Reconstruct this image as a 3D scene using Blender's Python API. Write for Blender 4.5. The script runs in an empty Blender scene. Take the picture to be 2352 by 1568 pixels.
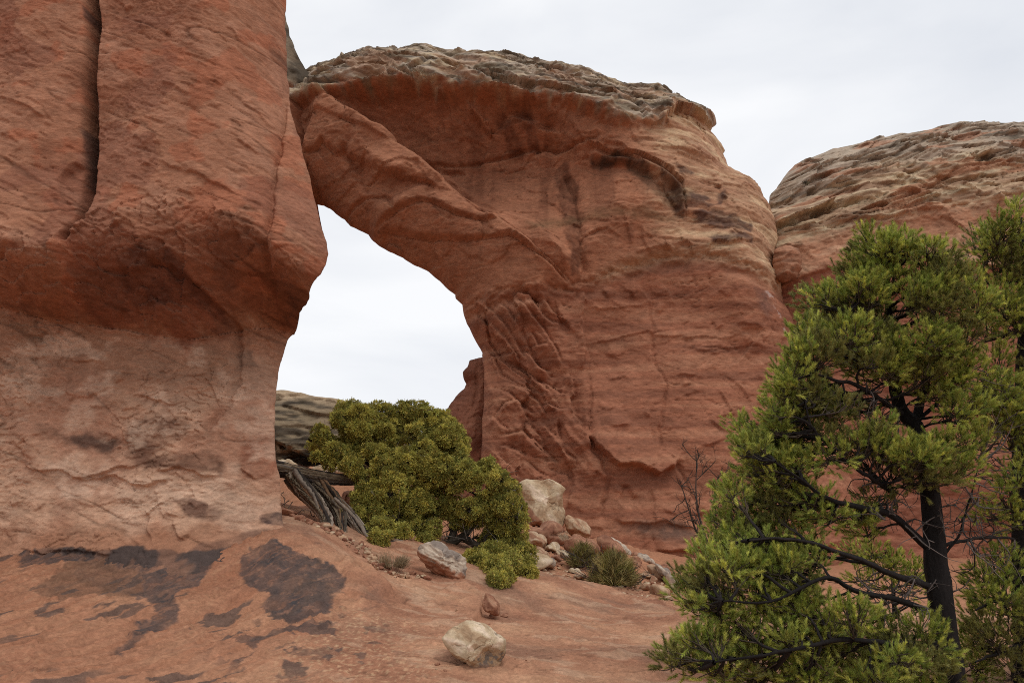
import bpy, math, random
import numpy as np
from mathutils import Vector

# ------------------------------------------------------------------ camera
scene = bpy.context.scene
COL = scene.collection
PITCH = math.radians(13.0)
LENS = 28.0
FPX = LENS / 36.0 * 2352.0           # traced measurements are in units of a 2352-wide picture
CAMZ = 1.65
cam_d = bpy.data.cameras.new("camera")
cam_d.lens = LENS; cam_d.sensor_width = 36.0; cam_d.clip_start = 0.1; cam_d.clip_end = 3000
cam = bpy.data.objects.new("camera", cam_d)
cam.location = (0, 0, CAMZ); cam.rotation_euler = (math.pi / 2 + PITCH, 0, 0)
COL.objects.link(cam); scene.camera = cam

# ------------------------------------------------------------------ sky, sun, exposure
SUN_EL, SUN_AZ = math.radians(62), math.radians(150)     # azimuth clockwise from +Y
w = bpy.data.worlds.new("World"); scene.world = w; w.use_nodes = True
nt = w.node_tree; nt.nodes.clear()
N = nt.nodes.new; Lk = nt.links.new
out = N('ShaderNodeOutputWorld'); bg = N('ShaderNodeBackground')
sky = N('ShaderNodeTexSky'); sky.sky_type = 'NISHITA'; sky.sun_disc = False
sky.sun_elevation = SUN_EL; sky.sun_rotation = SUN_AZ; sky.dust_density = 2.0
tc = N('ShaderNodeTexCoord'); mp = N('ShaderNodeMapping'); mp.inputs['Scale'].default_value = (1.0, 1.0, 2.6)
n1 = N('ShaderNodeTexNoise'); n1.inputs['Scale'].default_value = 2.3; n1.inputs['Detail'].default_value = 5; n1.inputs['Roughness'].default_value = .5
n1.inputs['Distortion'].default_value = .4
rp = N('ShaderNodeValToRGB')
rp.color_ramp.elements[0].position = .30; rp.color_ramp.elements[0].color = (7.9, 8.2, 8.75, 1)
rp.color_ramp.elements[1].position = .62; rp.color_ramp.elements[1].color = (10.0, 10.1, 10.3, 1)
mx = N('ShaderNodeMix'); mx.data_type = 'RGBA'; mx.inputs['Factor'].default_value = .95
Lk(tc.outputs['Generated'], mp.inputs['Vector']); Lk(mp.outputs['Vector'], n1.inputs['Vector'])
Lk(n1.outputs['Fac'], rp.inputs['Fac']); Lk(sky.outputs['Color'], mx.inputs['A']); Lk(rp.outputs['Color'], mx.inputs['B'])
Lk(mx.outputs['Result'], bg.inputs['Color']); bg.inputs['Strength'].default_value = .1
Lk(bg.outputs['Background'], out.inputs['Surface'])
sd = bpy.data.lights.new("sun", 'SUN'); sd.energy = 1.0; sd.angle = math.radians(35); sd.color = (1, .96, .9)
so = bpy.data.objects.new("sun", sd); COL.objects.link(so)
sv = Vector((math.sin(SUN_AZ) * math.cos(SUN_EL), math.cos(SUN_AZ) * math.cos(SUN_EL), math.sin(SUN_EL)))
so.rotation_euler = sv.to_track_quat('Z', 'Y').to_euler(); so.location = (0, -5, 30)
scene.render.engine = 'CYCLES'; scene.cycles.filter_width = 1.0; scene.cycles.use_denoising = False
vs = scene.view_settings; vs.view_transform = 'Standard'; vs.look = 'None'; vs.exposure = 0.0; vs.gamma = 1.0

# ------------------------------------------------------------------ measuring helpers
CP, SP = math.cos(PITCH), math.sin(PITCH)
def ray(px, py):
    a = (np.asarray(px, float) - 1176) / FPX; b = (784 - np.asarray(py, float)) / FPX
    return a, CP - SP * b, SP + CP * b
def at(px, py, Y):
    """world point seen at (px,py) on the upright plane y = Y"""
    a, f, u = ray(px, py); t = Y / f
    return np.stack([a * t, np.broadcast_to(np.asarray(Y, float), np.shape(a * t)), CAMZ + u * t], -1)
def L(pts, Y):
    """(px,py) list -> (X,Z) on plane y = Y"""
    p = np.array(pts, float)
    Yv = p[:, 2] if p.shape[1] > 2 else Y
    q = at(p[:, 0], p[:, 1], Yv)
    return q[:, [0, 2]]

# ------------------------------------------------------------------ noise
_ang = np.random.default_rng(5).uniform(0, 2 * np.pi, 4096)
_gx = np.cos(_ang).astype(np.float32); _gy = np.sin(_ang).astype(np.float32)
def perlin(x, y, seed=0):
    x = np.asarray(x, np.float64) + seed * 17.31; y = np.asarray(y, np.float64) + seed * 9.77
    ix = np.floor(x).astype(np.int64); iy = np.floor(y).astype(np.int64)
    fx = (x - ix).astype(np.float32); fy = (y - iy).astype(np.float32)
    def g(i, j, dx, dy):
        h = ((i * 73856093) ^ (j * 19349663) ^ (seed * 83492791)) 
        h = ((h ^ (h >> 13)) * 1274126177) & 0x7fffffff
        h = (h >> 7) & 4095
        return _gx[h] * dx + _gy[h] * dy
    u = fx * fx * fx * (fx * (fx * 6 - 15) + 10); v = fy * fy * fy * (fy * (fy * 6 - 15) + 10)
    a = g(ix, iy, fx, fy); b = g(ix + 1, iy, fx - 1, fy)
    c = g(ix, iy + 1, fx, fy - 1); d = g(ix + 1, iy + 1, fx - 1, fy - 1)
    ab = a + u * (b - a); cd = c + u * (d - c)
    return (ab + v * (cd - ab)) * 1.5
def fbm(x, y, oct=4, seed=0, gain=.5, lac=2.03):
    s = 0; a = 1.0; f = 1.0
    for k in range(oct):
        s = s + a * perlin(x * f, y * f, seed + k * 3); a *= gain; f *= lac
    return s
def ridged(x, y, oct=4, seed=0, gain=.5):
    s = 0; a = 1.0; f = 1.0
    for k in range(oct):
        s = s + a * (1 - np.abs(perlin(x * f, y * f, seed + k * 3)) * 2); a *= gain; f *= 2.07
    return s
def sstep(a, b, x):
    t = np.clip((x - a) / (b - a), 0, 1); return t * t * (3 - 2 * t)
def rot(x, y, deg):
    c, s = math.cos(math.radians(deg)), math.sin(math.radians(deg))
    return x * c + y * s, -x * s + y * c
def flakes(x, y, seed, steps=3.0, oct=4, gain=.55):
    """spalled plates: a value that climbs and drops off sharply along wandering edges"""
    q = fbm(x, y, oct, seed, gain) * steps
    return q - np.floor(q)
def saw(q, sharp=.12):
    fr = q - np.floor(q)
    return np.where(fr < 1 - sharp, fr / (1 - sharp), (1 - fr) / sharp)

# ------------------------------------------------------------------ polylines
def seg_dist(P, line, closed=False, cutoff=None):
    """distance, side (+ left of travel), position along 0..1, nearest point"""
    line = np.asarray(line, float)
    A = line; B = np.roll(line, -1, 0)
    if not closed: A = A[:-1]; B = B[:-1]
    n = len(P)
    d = np.full(n, 1e9); side = np.zeros(n); pos = np.zeros(n); near = np.zeros((n, 2))
    ln = np.hypot(*(B - A).T); cum = np.concatenate([[0], np.cumsum(ln)]); tot = cum[-1]
    if cutoff is not None:
        lo = line.min(0) - cutoff; hi = line.max(0) + cutoff
        idx = np.where((P[:, 0] > lo[0]) & (P[:, 0] < hi[0]) & (P[:, 1] > lo[1]) & (P[:, 1] < hi[1]))[0]
    else: idx = np.arange(n)
    Q = P[idx]; dd = np.full(len(idx), 1e9); ss = np.zeros(len(idx)); pp = np.zeros(len(idx)); nn = np.zeros((len(idx), 2))
    for k in range(len(A)):
        if ln[k] < 1e-9: continue
        e = B[k] - A[k]; r0 = Q[:, 0] - A[k, 0]; r1 = Q[:, 1] - A[k, 1]
        t = np.clip((r0 * e[0] + r1 * e[1]) / ln[k] ** 2, 0, 1)
        q0 = r0 - t * e[0]; q1 = r1 - t * e[1]
        dk = q0 * q0 + q1 * q1
        m = dk < dd
        dd[m] = dk[m]; ss[m] = np.sign(e[0] * r1[m] - e[1] * r0[m]); pp[m] = (cum[k] + t[m] * ln[k]) / tot
        nn[m, 0] = A[k, 0] + t[m] * e[0]; nn[m, 1] = A[k, 1] + t[m] * e[1]
    d[idx] = np.sqrt(dd); side[idx] = ss; pos[idx] = pp; near[idx] = nn
    return d, side, pos, near
def inside(P, poly):
    poly = np.asarray(poly, float); c = np.zeros(len(P), bool)
    j = len(poly) - 1
    for i in range(len(poly)):
        xi, yi = poly[i]; xj, yj = poly[j]
        if yi != yj:
            c ^= ((yi > P[:, 1]) != (yj > P[:, 1])) & (P[:, 0] < (xj - xi) * (P[:, 1] - yi) / (yj - yi) + xi)
        j = i
    return c
def blob(P, poly, soft, cutoff=None):
    """1 inside a closed outline, fading to 0 over soft either side"""
    d, s, p, nn = seg_dist(P, poly, True, cutoff=soft * 1.5)
    i = inside(P, poly)
    sd = np.where(i, d, -d); sd = np.where(d > 1e8, np.where(i, 9, -9), sd)
    return sstep(-soft, soft, sd)
def ledge(P, line, A, w, wd=.06, up=1, fade=.12):
    """height A at the line falling off over w on one side and at once on the other"""
    d, s, p, nn = seg_dist(P, line, cutoff=w * 4)
    e = sstep(0, fade, p) * sstep(0, fade, 1 - p) if fade else 1
    return np.where(d > 1e8, 0, A * e * np.where(s * up > 0, np.maximum(0, 1 - d / (1.9 * w)) ** 1.15, 1 - sstep(0, wd, d)))
def groove(P, line, depth, width, fade=.08):
    d, s, p, nn = seg_dist(P, line, cutoff=width * 3)
    e = sstep(0, fade, p) * sstep(0, fade, 1 - p) if fade else 1
    return np.where(d > 1e8, 0, -depth * e * np.exp(-(d / width) ** 2))
def dashes(P, n, seed, ang, spread, length, A, w, wd, ok=None):
    """short curved chips, each a small sharp step (length in metres, ang in degrees)"""
    r = np.random.default_rng(seed); out_ = np.zeros(len(P)); c = np.arange(len(P)) if ok is None else np.where(ok)[0]
    if not len(c): return out_
    cell = 1.0; key = np.floor(P / cell).astype(np.int64); kk = key[:, 0] * 100003 + key[:, 1]; order = np.argsort(kk, kind='stable'); sk = kk[order]
    for i in range(n):
        p = P[c[r.integers(len(c))]]; a = math.radians(ang + r.normal() * spread); l = length * math.exp(r.normal() * .45); cv = r.normal() * .35
        pts = [p]
        for s in range(4):
            a += cv * .6 + r.normal() * .22; pts.append(pts[-1] + l / 4 * np.array([math.cos(a), math.sin(a)]))
        ln = np.array(pts); m = l + w * 2.2; ids = []
        for gx_ in range(int(math.floor((p[0] - m) / cell)), int(math.floor((p[0] + m) / cell)) + 1):
            for gy_ in range(int(math.floor((p[1] - m) / cell)), int(math.floor((p[1] + m) / cell)) + 1):
                k = gx_ * 100003 + gy_; lo = np.searchsorted(sk, k); hi = np.searchsorted(sk, k, side='right'); ids.append(order[lo:hi])
        ids = np.concatenate(ids) if ids else np.array([], int)
        if len(ids): out_[ids] += ledge(P[ids], ln, A * r.uniform(.5, 1.3), w, wd, up=1 if r.random() < .75 else -1, fade=.3)
    return out_
def near_line(P, line, width, fade=.1):
    d, s, p, nn = seg_dist(P, line, cutoff=width * 3)
    e = sstep(0, fade, p) * sstep(0, fade, 1 - p) if fade else 1
    return np.where(d > 1e8, 0, e * np.exp(-(d / width) ** 2))
def refine(pts, step, amp, seed, freq=1.0):
    """split a polyline finely and roughen it"""
    pts = np.asarray(pts, float); o = []
    for i in range(len(pts) - 1):
        n = max(1, int(np.hypot(*(pts[i + 1] - pts[i])) / step))
        for k in range(n): o.append(pts[i] + (pts[i + 1] - pts[i]) * k / n)
    o.append(pts[-1]); o = np.array(o)
    t = np.concatenate([[0], np.cumsum(np.hypot(*np.diff(o, axis=0).T))]) * freq
    o[:, 0] += amp * fbm(t, t * 0 + .3, 3, seed); o[:, 1] += amp * fbm(t, t * 0 + 7.3, 3, seed + 1)
    return o

# ------------------------------------------------------------------ mesh helpers
def mesh_np(name, V, F4=None, F3=None, mat=None, parent=None, col=None, smooth=True, link=True):
    me = bpy.data.meshes.new(name)
    V = np.ascontiguousarray(V, np.float32)
    n4 = 0 if F4 is None else len(F4); n3 = 0 if F3 is None else len(F3)
    me.vertices.add(len(V)); me.vertices.foreach_set('co', V.ravel())
    idx = []; 
    if n4: idx.append(np.asarray(F4, np.int32).ravel())
    if n3: idx.append(np.asarray(F3, np.int32).ravel())
    idx = np.concatenate(idx)
    me.loops.add(len(idx)); me.loops.foreach_set('vertex_index', idx)
    st = np.concatenate([np.arange(n4) * 4, n4 * 4 + np.arange(n3) * 3]).astype(np.int32)
    me.polygons.add(n4 + n3); me.polygons.foreach_set('loop_start', st)
    me.update(calc_edges=True)
    me.polygons.foreach_set('use_smooth', np.full(n4 + n3, bool(smooth)))
    if col is not None:
        at_ = me.color_attributes.new('Col', 'FLOAT_COLOR', 'POINT')
        c = np.ones((len(V), 4), np.float32); c[:, :col.shape[1]] = np.clip(col, 0.004, 1)
        at_.data.foreach_set('color', c.ravel())
    me.validate()
    if mat: me.materials.append(mat)
    ob = bpy.data.objects.new(name, me)
    if link: COL.objects.link(ob)
    if parent: ob.parent = parent
    return ob
def tag(o, label=None, cat=None, group=None, kind=None):
    if label: o['label'] = label
    if cat: o['category'] = cat
    if group: o['group'] = group
    if kind: o['kind'] = kind
    return o
def empty(name, loc=(0, 0, 0)):
    o = bpy.data.objects.new(name, None); o.location = loc; o.empty_display_size = .3
    COL.objects.link(o); return o
def srgb(r, g, b):
    c = np.array([r, g, b], float) / 255
    g_ = c.mean(); c = g_ + (c - g_) * (.745 if c[0] > c[1] * 1.12 else 1.0)
    return np.where(c <= .04045, c / 12.92, ((c + .055) / 1.055) ** 2.4) * (TINT if c[0] > c[1] * 1.12 else 1.0)
TINT = np.array([.93, .94, .82])
def bedlines(x, z, fx, fz, seed, w=.05, cover=.1):
    """thin broken lines that follow the bedding"""
    n = perlin(x * fx, z * fz, seed) + .35 * perlin(x * fx * 3.1, z * fz * 2.3, seed + 1)
    return (1 - sstep(0, w, np.abs(n))) * sstep(cover, cover + .2, fbm(x * fx * 1.7 + 3, z * fz * .5, 2, seed + 2))
def facets(x, y, seed):
    """broken plates: each cell of an irregular mosaic is a flat face with its own height and tilt"""
    ix = np.floor(x).astype(np.int64); iy = np.floor(y).astype(np.int64); best = np.full(np.shape(x), 1e9); val = np.zeros(np.shape(x)); sec = np.full(np.shape(x), 1e9)
    rg = np.random.default_rng(seed); T = rg.random((5, 4096))
    for a in (-1, 0, 1):
        for b in (-1, 0, 1):
            cx, cy = ix + a, iy + b; h = ((cx * 73856093) ^ (cy * 19349663)) & 0x7fffffff; h = ((h ^ (h >> 13)) * 1274126177 >> 7) & 4095
            px, py = cx + T[0][h], cy + T[1][h]; d = (x - px) ** 2 + (y - py) ** 2
            v = (T[2][h] - .5) + (T[3][h] - .5) * 1.6 * (x - px) + (T[4][h] - .5) * 1.6 * (y - py)
            m = d < best; sec = np.where(m, best, np.minimum(sec, d)); val = np.where(m, v, val); best = np.where(m, d, best)
    return val, np.sqrt(sec) - np.sqrt(best)
def trace(pts, fn, A, Y0, it=5):
    """(px,py) outline -> XZ, each point at the depth its rim really has"""
    p = np.array(pts, float)[:, :2]; P = L(p, Y0)
    for _ in range(it):
        Y = fn(P, None) + A; Y = np.convolve(np.pad(Y, 1, 'edge'), [.25, .5, .25], 'valid')
        P = L(np.concatenate([p, Y[:, None]], 1), 0)
    return P
def mixc(c, c2, m):
    return c + (np.asarray(c2) - c) * np.asarray(m)[:, None]

# ------------------------------------------------------------------ materials
def rock_material(name, grain=6.0, bump=.5, stretch=(1, 1, 1), var=.22, dist=.02):
    m = bpy.data.materials.new(name); m.use_nodes = True; t = m.node_tree; t.nodes.clear()
    N = t.nodes.new; K = t.links.new
    o = N('ShaderNodeOutputMaterial'); b = N('ShaderNodeBsdfPrincipled'); K(b.outputs[0], o.inputs[0])
    b.inputs['Roughness'].default_value = .92; b.inputs['Specular IOR Level'].default_value = .18
    a = N('ShaderNodeAttribute'); a.attribute_name = 'Col'
    c = N('ShaderNodeTexCoord'); mp = N('ShaderNodeMapping'); mp.inputs['Scale'].default_value = stretch
    K(c.outputs['Object'], mp.inputs['Vector'])
    n1 = N('ShaderNodeTexNoise'); n1.inputs['Scale'].default_value = grain; n1.inputs['Detail'].default_value = 8; n1.inputs['Roughness'].default_value = .62
    n2 = N('ShaderNodeTexNoise'); n2.inputs['Scale'].default_value = grain * .22; n2.inputs['Detail'].default_value = 6; n2.inputs['Roughness'].default_value = .6
    n2.inputs['Distortion'].default_value = .8
    for n in (n1, n2): K(mp.outputs['Vector'], n.inputs['Vector'])
    r1 = N('ShaderNodeMapRange'); r1.inputs['From Min'].default_value = .3; r1.inputs['From Max'].default_value = .7
    r1.inputs['To Min'].default_value = 1 - var; r1.inputs['To Max'].default_value = 1 + var; K(n1.outputs['Fac'], r1.inputs['Value'])
    r2 = N('ShaderNodeMapRange'); r2.inputs['From Min'].default_value = .3; r2.inputs['From Max'].default_value = .7
    r2.inputs['To Min'].default_value = 1 - var * .8; r2.inputs['To Max'].default_value = 1 + var * .8; K(n2.outputs['Fac'], r2.inputs['Value'])
    mu = N('ShaderNodeMath'); mu.operation = 'MULTIPLY'; K(r1.outputs[0], mu.inputs[0]); K(r2.outputs[0], mu.inputs[1])
    n3 = N('ShaderNodeTexNoise'); n3.inputs['Scale'].default_value = grain * 7; n3.inputs['Detail'].default_value = 3; n3.inputs['Roughness'].default_value = .7; K(mp.outputs['Vector'], n3.inputs['Vector'])
    r3 = N('ShaderNodeMapRange'); r3.inputs['From Min'].default_value = .3; r3.inputs['From Max'].default_value = .7; r3.inputs['To Min'].default_value = .82; r3.inputs['To Max'].default_value = 1.16; K(n3.outputs['Fac'], r3.inputs['Value'])
    mu0 = mu; mu = N('ShaderNodeMath'); mu.operation = 'MULTIPLY'; K(mu0.outputs[0], mu.inputs[0]); K(r3.outputs[0], mu.inputs[1])
    vm = N('ShaderNodeVectorMath'); vm.operation = 'SCALE'; K(a.outputs['Color'], vm.inputs[0]); K(mu.outputs[0], vm.inputs['Scale'])
    K(vm.outputs[0], b.inputs['Base Color'])
    ad = N('ShaderNodeMath'); ad.operation = 'MULTIPLY_ADD'; ad.inputs[1].default_value = .6
    K(n1.outputs['Fac'], ad.inputs[0]); K(n2.outputs['Fac'], ad.inputs[2])
    bp = N('ShaderNodeBump'); bp.inputs['Strength'].default_value = bump; bp.inputs['Distance'].default_value = dist
    K(ad.outputs[0], bp.inputs['Height']); K(bp.outputs['Normal'], b.inputs['Normal'])
    return m

# ------------------------------------------------------------------ slab of rock from an outline
def slab(name, groups, xs, zs, depth_fn, color_fn, mat, thick=5.0, taper=.7, holes=(), parts=None, parent=None, detail_fn=None, rim_noise=.0):
    """A body of rock seen face on. groups = list of (polyline XZ, A, R): the closed outline in order; near each polyline the
    face curves away by A within R.  depth_fn gives the y of the face; the back lies `thick` behind, drawn in by taper."""
    outline = np.concatenate([g[0] for g in groups])
    X, Z = np.meshgrid(xs, zs); P = np.stack([X.ravel(), Z.ravel()], -1)
    nx, nz = len(xs), len(zs)
    ins = inside(P, outline).reshape(nz, nx)
    cell = ins[:-1, :-1] & ins[1:, :-1] & ins[:-1, 1:] & ins[1:, 1:]
    # drop cells joined only by a corner
    for _ in range(3):
        a = cell; up = np.zeros_like(a); up[:-1] = a[1:]; dn = np.zeros_like(a); dn[1:] = a[:-1]
        lf = np.zeros_like(a); lf[:, 1:] = a[:, :-1]; rt = np.zeros_like(a); rt[:, :-1] = a[:, 1:]
        cell = a & ((up.astype(int) + dn + lf + rt) >= 2)
    ci, cj = np.where(cell)
    v = lambda i, j: i * nx + j
    Fq = np.stack([v(ci, cj), v(ci, cj + 1), v(ci + 1, cj + 1), v(ci + 1, cj)], -1)
    used = np.unique(Fq); mp = np.full(nx * nz, -1); mp[used] = np.arange(len(used))
    Fq = mp[Fq]; P = P[used].copy()
    # rim vertices go onto the outline
    E = np.concatenate([Fq[:, [0, 1]], Fq[:, [1, 2]], Fq[:, [2, 3]], Fq[:, [3, 0]]])
    key = np.sort(E, 1); k1 = key[:, 0].astype(np.int64) * len(P) + key[:, 1]
    uq, inv, cnt = np.unique(k1, return_inverse=True, return_counts=True)
    Eb = E[cnt[inv] == 1]
    rim = np.unique(Eb)
    d, s, pos, nn = seg_dist(P[rim], outline, True)
    P[rim] = nn
    D = []; near = None; best = np.full(len(P), 1e9); back = np.zeros(len(P))
    for pl, A, R in groups:
        dg, sg, pg, ng = seg_dist(P, pl)
        if near is None: near = ng.copy()
        m = dg < best; best[m] = dg[m]; near[m] = ng[m]
        if A: back = np.maximum(back, A * (1 - np.clip(dg / R, 0, 1)) ** 2)
    Yf = depth_fn(P, best) + back
    if detail_fn is not None:
        Yf = Yf - detail_fn(P, best)
    col = color_fn(P, best)
    nin = P - near; ln = np.maximum(np.hypot(*nin.T), 1e-6)[:, None]; nin /= ln
    # inward direction along the rim, from the outline itself
    cl = np.concatenate([outline, outline[:1]]); sl = np.concatenate([[0], np.cumsum(np.hypot(*np.diff(cl, axis=0).T))]); tot = sl[-1]
    area = .5 * np.sum(cl[:-1, 0] * cl[1:, 1] - cl[1:, 0] * cl[:-1, 1]); sg_ = 1.0 if area > 0 else -1.0
    sr = pos * tot; dlt = .02 * math.sqrt(abs(area)) + .05
    pt = lambda q: np.stack([np.interp(q % tot, sl, cl[:, 0]), np.interp(q % tot, sl, cl[:, 1])], -1)
    tg = pt(sr + dlt) - pt(sr - dlt)
    dirr = np.zeros_like(P); nr_ = np.stack([-tg[:, 1], tg[:, 0]], -1) * sg_
    dirr[rim] = nr_ / np.maximum(np.hypot(*nr_.T), 1e-6)[:, None]
    # side rings
    n0 = len(P); V = [np.stack([P[:, 0], Yf, P[:, 1]], -1)]; C = [col]
    rm = np.full(n0, -1); rm[rim] = np.arange(len(rim))
    ybk = np.full(n0, np.median(Yf) + thick)
    rings = [.04, .12, .25, .45, .7]
    prev = None; Fs = []
    Ebd = Eb
    for r_i, fr in enumerate(rings):
        dep = fr * thick; off = taper * dep
        pr = P[rim] + dirr[rim] * off
        y = Yf[rim] + dep + .12 * fbm(pr[:, 0] * .8, pr[:, 1] * .8 + dep, 3, 91)
        base = n0 + r_i * len(rim)
        V.append(np.stack([pr[:, 0], y, pr[:, 1]], -1)); C.append(col[rim])
        a = Ebd[:, 0] if prev is None else prev + rm[Ebd[:, 0]]
        b = Ebd[:, 1] if prev is None else prev + rm[Ebd[:, 1]]
        Fs.append(np.stack([b, a, base + rm[Ebd[:, 0]], base + rm[Ebd[:, 1]]], -1))
        prev = base
    # back wall: coarse grid of the drawn-in outline, joined to the last ring through a fan towards it
    last = V[-1]; off = taper * thick
    bb = n0 + len(rings) * len(rim)
    pb = P[rim] + dirr[rim] * off * 1.02; yb = Yf[rim] + thick
    V.append(np.stack([pb[:, 0], yb, pb[:, 1]], -1)); C.append(col[rim])
    Fs.append(np.stack([prev + rm[Ebd[:, 1]], prev + rm[Ebd[:, 0]], bb + rm[Ebd[:, 0]], bb + rm[Ebd[:, 1]]], -1))
    V = np.concatenate(V); C = np.concatenate(C); Fs = np.concatenate(Fs)
    return V, Fq, Fs, C, P, best, Yf
# ------------------------------------------------------------------ ground
_gc = []   # control points: px, py, distance
for q in [(0,1568,8.6),(300,1568,8.7),(600,1568,9.0),(900,1568,9.3),(1200,1568,9.6),(1500,1568,9.8),(1800,1568,9.7),(2352,1568,9.5),
          (-150,1275,12.3),(0,1278,12.3),(300,1275,12.4),(640,1238,12.8),(-100,1420,10.2),(300,1420,10.5),(600,1400,11.1),(850,1400,12.0),(1000,1420,12.0),
          (300,1330,11.6),(500,1300,12.1),(700,1330,12.0),
          (1090,1530,10.0),(1300,1480,11.5),(1400,1400,14.0),(1300,1325,17),(1550,1435,14.5),(1210,1300,18.5),(1700,1480,12),(2000,1440,13),(2352,1440,13),
          (800,1235,15),(700,1205,14),(850,1290,14.4),(1000,1342,14),(900,1330,13.8),(1050,1245,17.5),(1150,1215,22),(1250,1218,26),(1190,1222,33),(1110,1200,33),(1300,1240,34),(1400,1258,34.5),
          (640,1150,20),(640,1060,27),(800,1065,28),(1000,1170,32),(1560,1330,22),(1450,1300,21),(1640,1285,35),(1350,1240,30),(1450,1262,33),(1750,1290,35),(1680,1400,17),(2000,1295,34),(2352,1300,34)]:
    p = at(*q); _gc.append(p)
_gc = np.array(_gc)
_gc = np.concatenate([_gc, np.array([(0,0,0),(-6,2,.1),(6,2,-.3),(0,-8,0),(-9,-6,.3),(9,-6,-.4),(-12,7,.4),(12,8,-.5),(14,20,-.3),(18,34,.2),(-14,20,2.5),(-16,34,4),(0,48,4.5),(20,48,1.5),(-18,48,4.5)], float)])
def _tps(r2): return .5 * r2 * np.log(np.maximum(r2, 1e-9))
_A = _gc[:, None, :2] - _gc[None, :, :2]; _K = _tps((_A ** 2).sum(-1)); _n = len(_gc)
_K += np.eye(_n) * 1.2
_M = np.zeros((_n + 3, _n + 3)); _M[:_n, :_n] = _K; _M[:_n, _n] = 1; _M[:_n, _n + 1:] = _gc[:, :2]; _M[_n:, :_n] = _M[:_n, _n:].T
_cf = np.linalg.solve(_M, np.concatenate([_gc[:, 2], [0, 0, 0]]))
def ground_base(x, y):
    x = np.asarray(x, float); y = np.asarray(y, float)
    cx = np.clip(x, -20, 20); cy = np.clip(y, -10, 50)
    s = _cf[_n] + _cf[_n + 1] * cx + _cf[_n + 2] * cy
    for i in range(_n):
        s = s + _cf[i] * _tps((cx - _gc[i, 0]) ** 2 + (cy - _gc[i, 1]) ** 2)
    far = sstep(0, 60, np.hypot(x - cx, y - cy))
    return s * (1 - far) + 1.0 * far
def ground_hit(px, py):
    """where the sight line through (px,py) meets the ground"""
    a, f, u = ray(px, py); a, f, u = map(np.atleast_1d, (a, f, u))
    t = np.full(len(a), np.nan); lo = np.full(len(a), 5.0)
    ts = np.geomspace(5, 60, 160); prev = None
    for tt in ts:
        gz = ground_base(a * tt, f * tt); dz = CAMZ + u * tt - gz
        if prev is not None:
            m = np.isnan(t) & (dz <= 0) & (prev[1] > 0)
            k = prev[1] / np.maximum(prev[1] - dz, 1e-9)
            t[m] = (prev[0] + (tt - prev[0]) * k)[m]
        prev = (tt, dz)
    t = np.where(np.isnan(t), 60, t)
    return np.stack([a * t, f * t, CAMZ + u * t], -1)
def GX(pts):
    p = np.array(pts, float); return ground_hit(p[:, 0], p[:, 1])[:, :2]

def spaced(parts):
    o = []
    for a, b, s in parts: o.append(np.arange(a, b, s))
    return np.unique(np.round(np.concatenate(o), 4))
def fade_out(a, step, end, grow=1.18):
    o = [a]; s = step
    while abs(o[-1]) < abs(end): s *= grow; o.append(o[-1] + math.copysign(s, end))
    return np.array(o[1:])
gx = np.concatenate([fade_out(-8.2, .04, -700)[::-1], np.arange(-8.2, 4.5, .021), np.arange(4.5, 6.5, .05), fade_out(6.5, .04, 700)])
gy = np.concatenate([fade_out(8.2, .06, -300)[::-1], np.arange(8.2, 13.5, .022), np.arange(13.5, 24, .05), fade_out(24, .07, 900, 1.06)])
GXX, GYY = np.meshgrid(gx, gy); gP = np.stack([GXX.ravel(), GYY.ravel()], -1)
ORANGE = srgb(188, 122, 92); RED = srgb(166, 98, 74); DEEP = srgb(150, 82, 60); PALE = srgb(205, 150, 124); VARN = srgb(88, 68, 66); VARN2 = srgb(120, 84, 72); BUFF = srgb(214, 170, 138)

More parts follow.
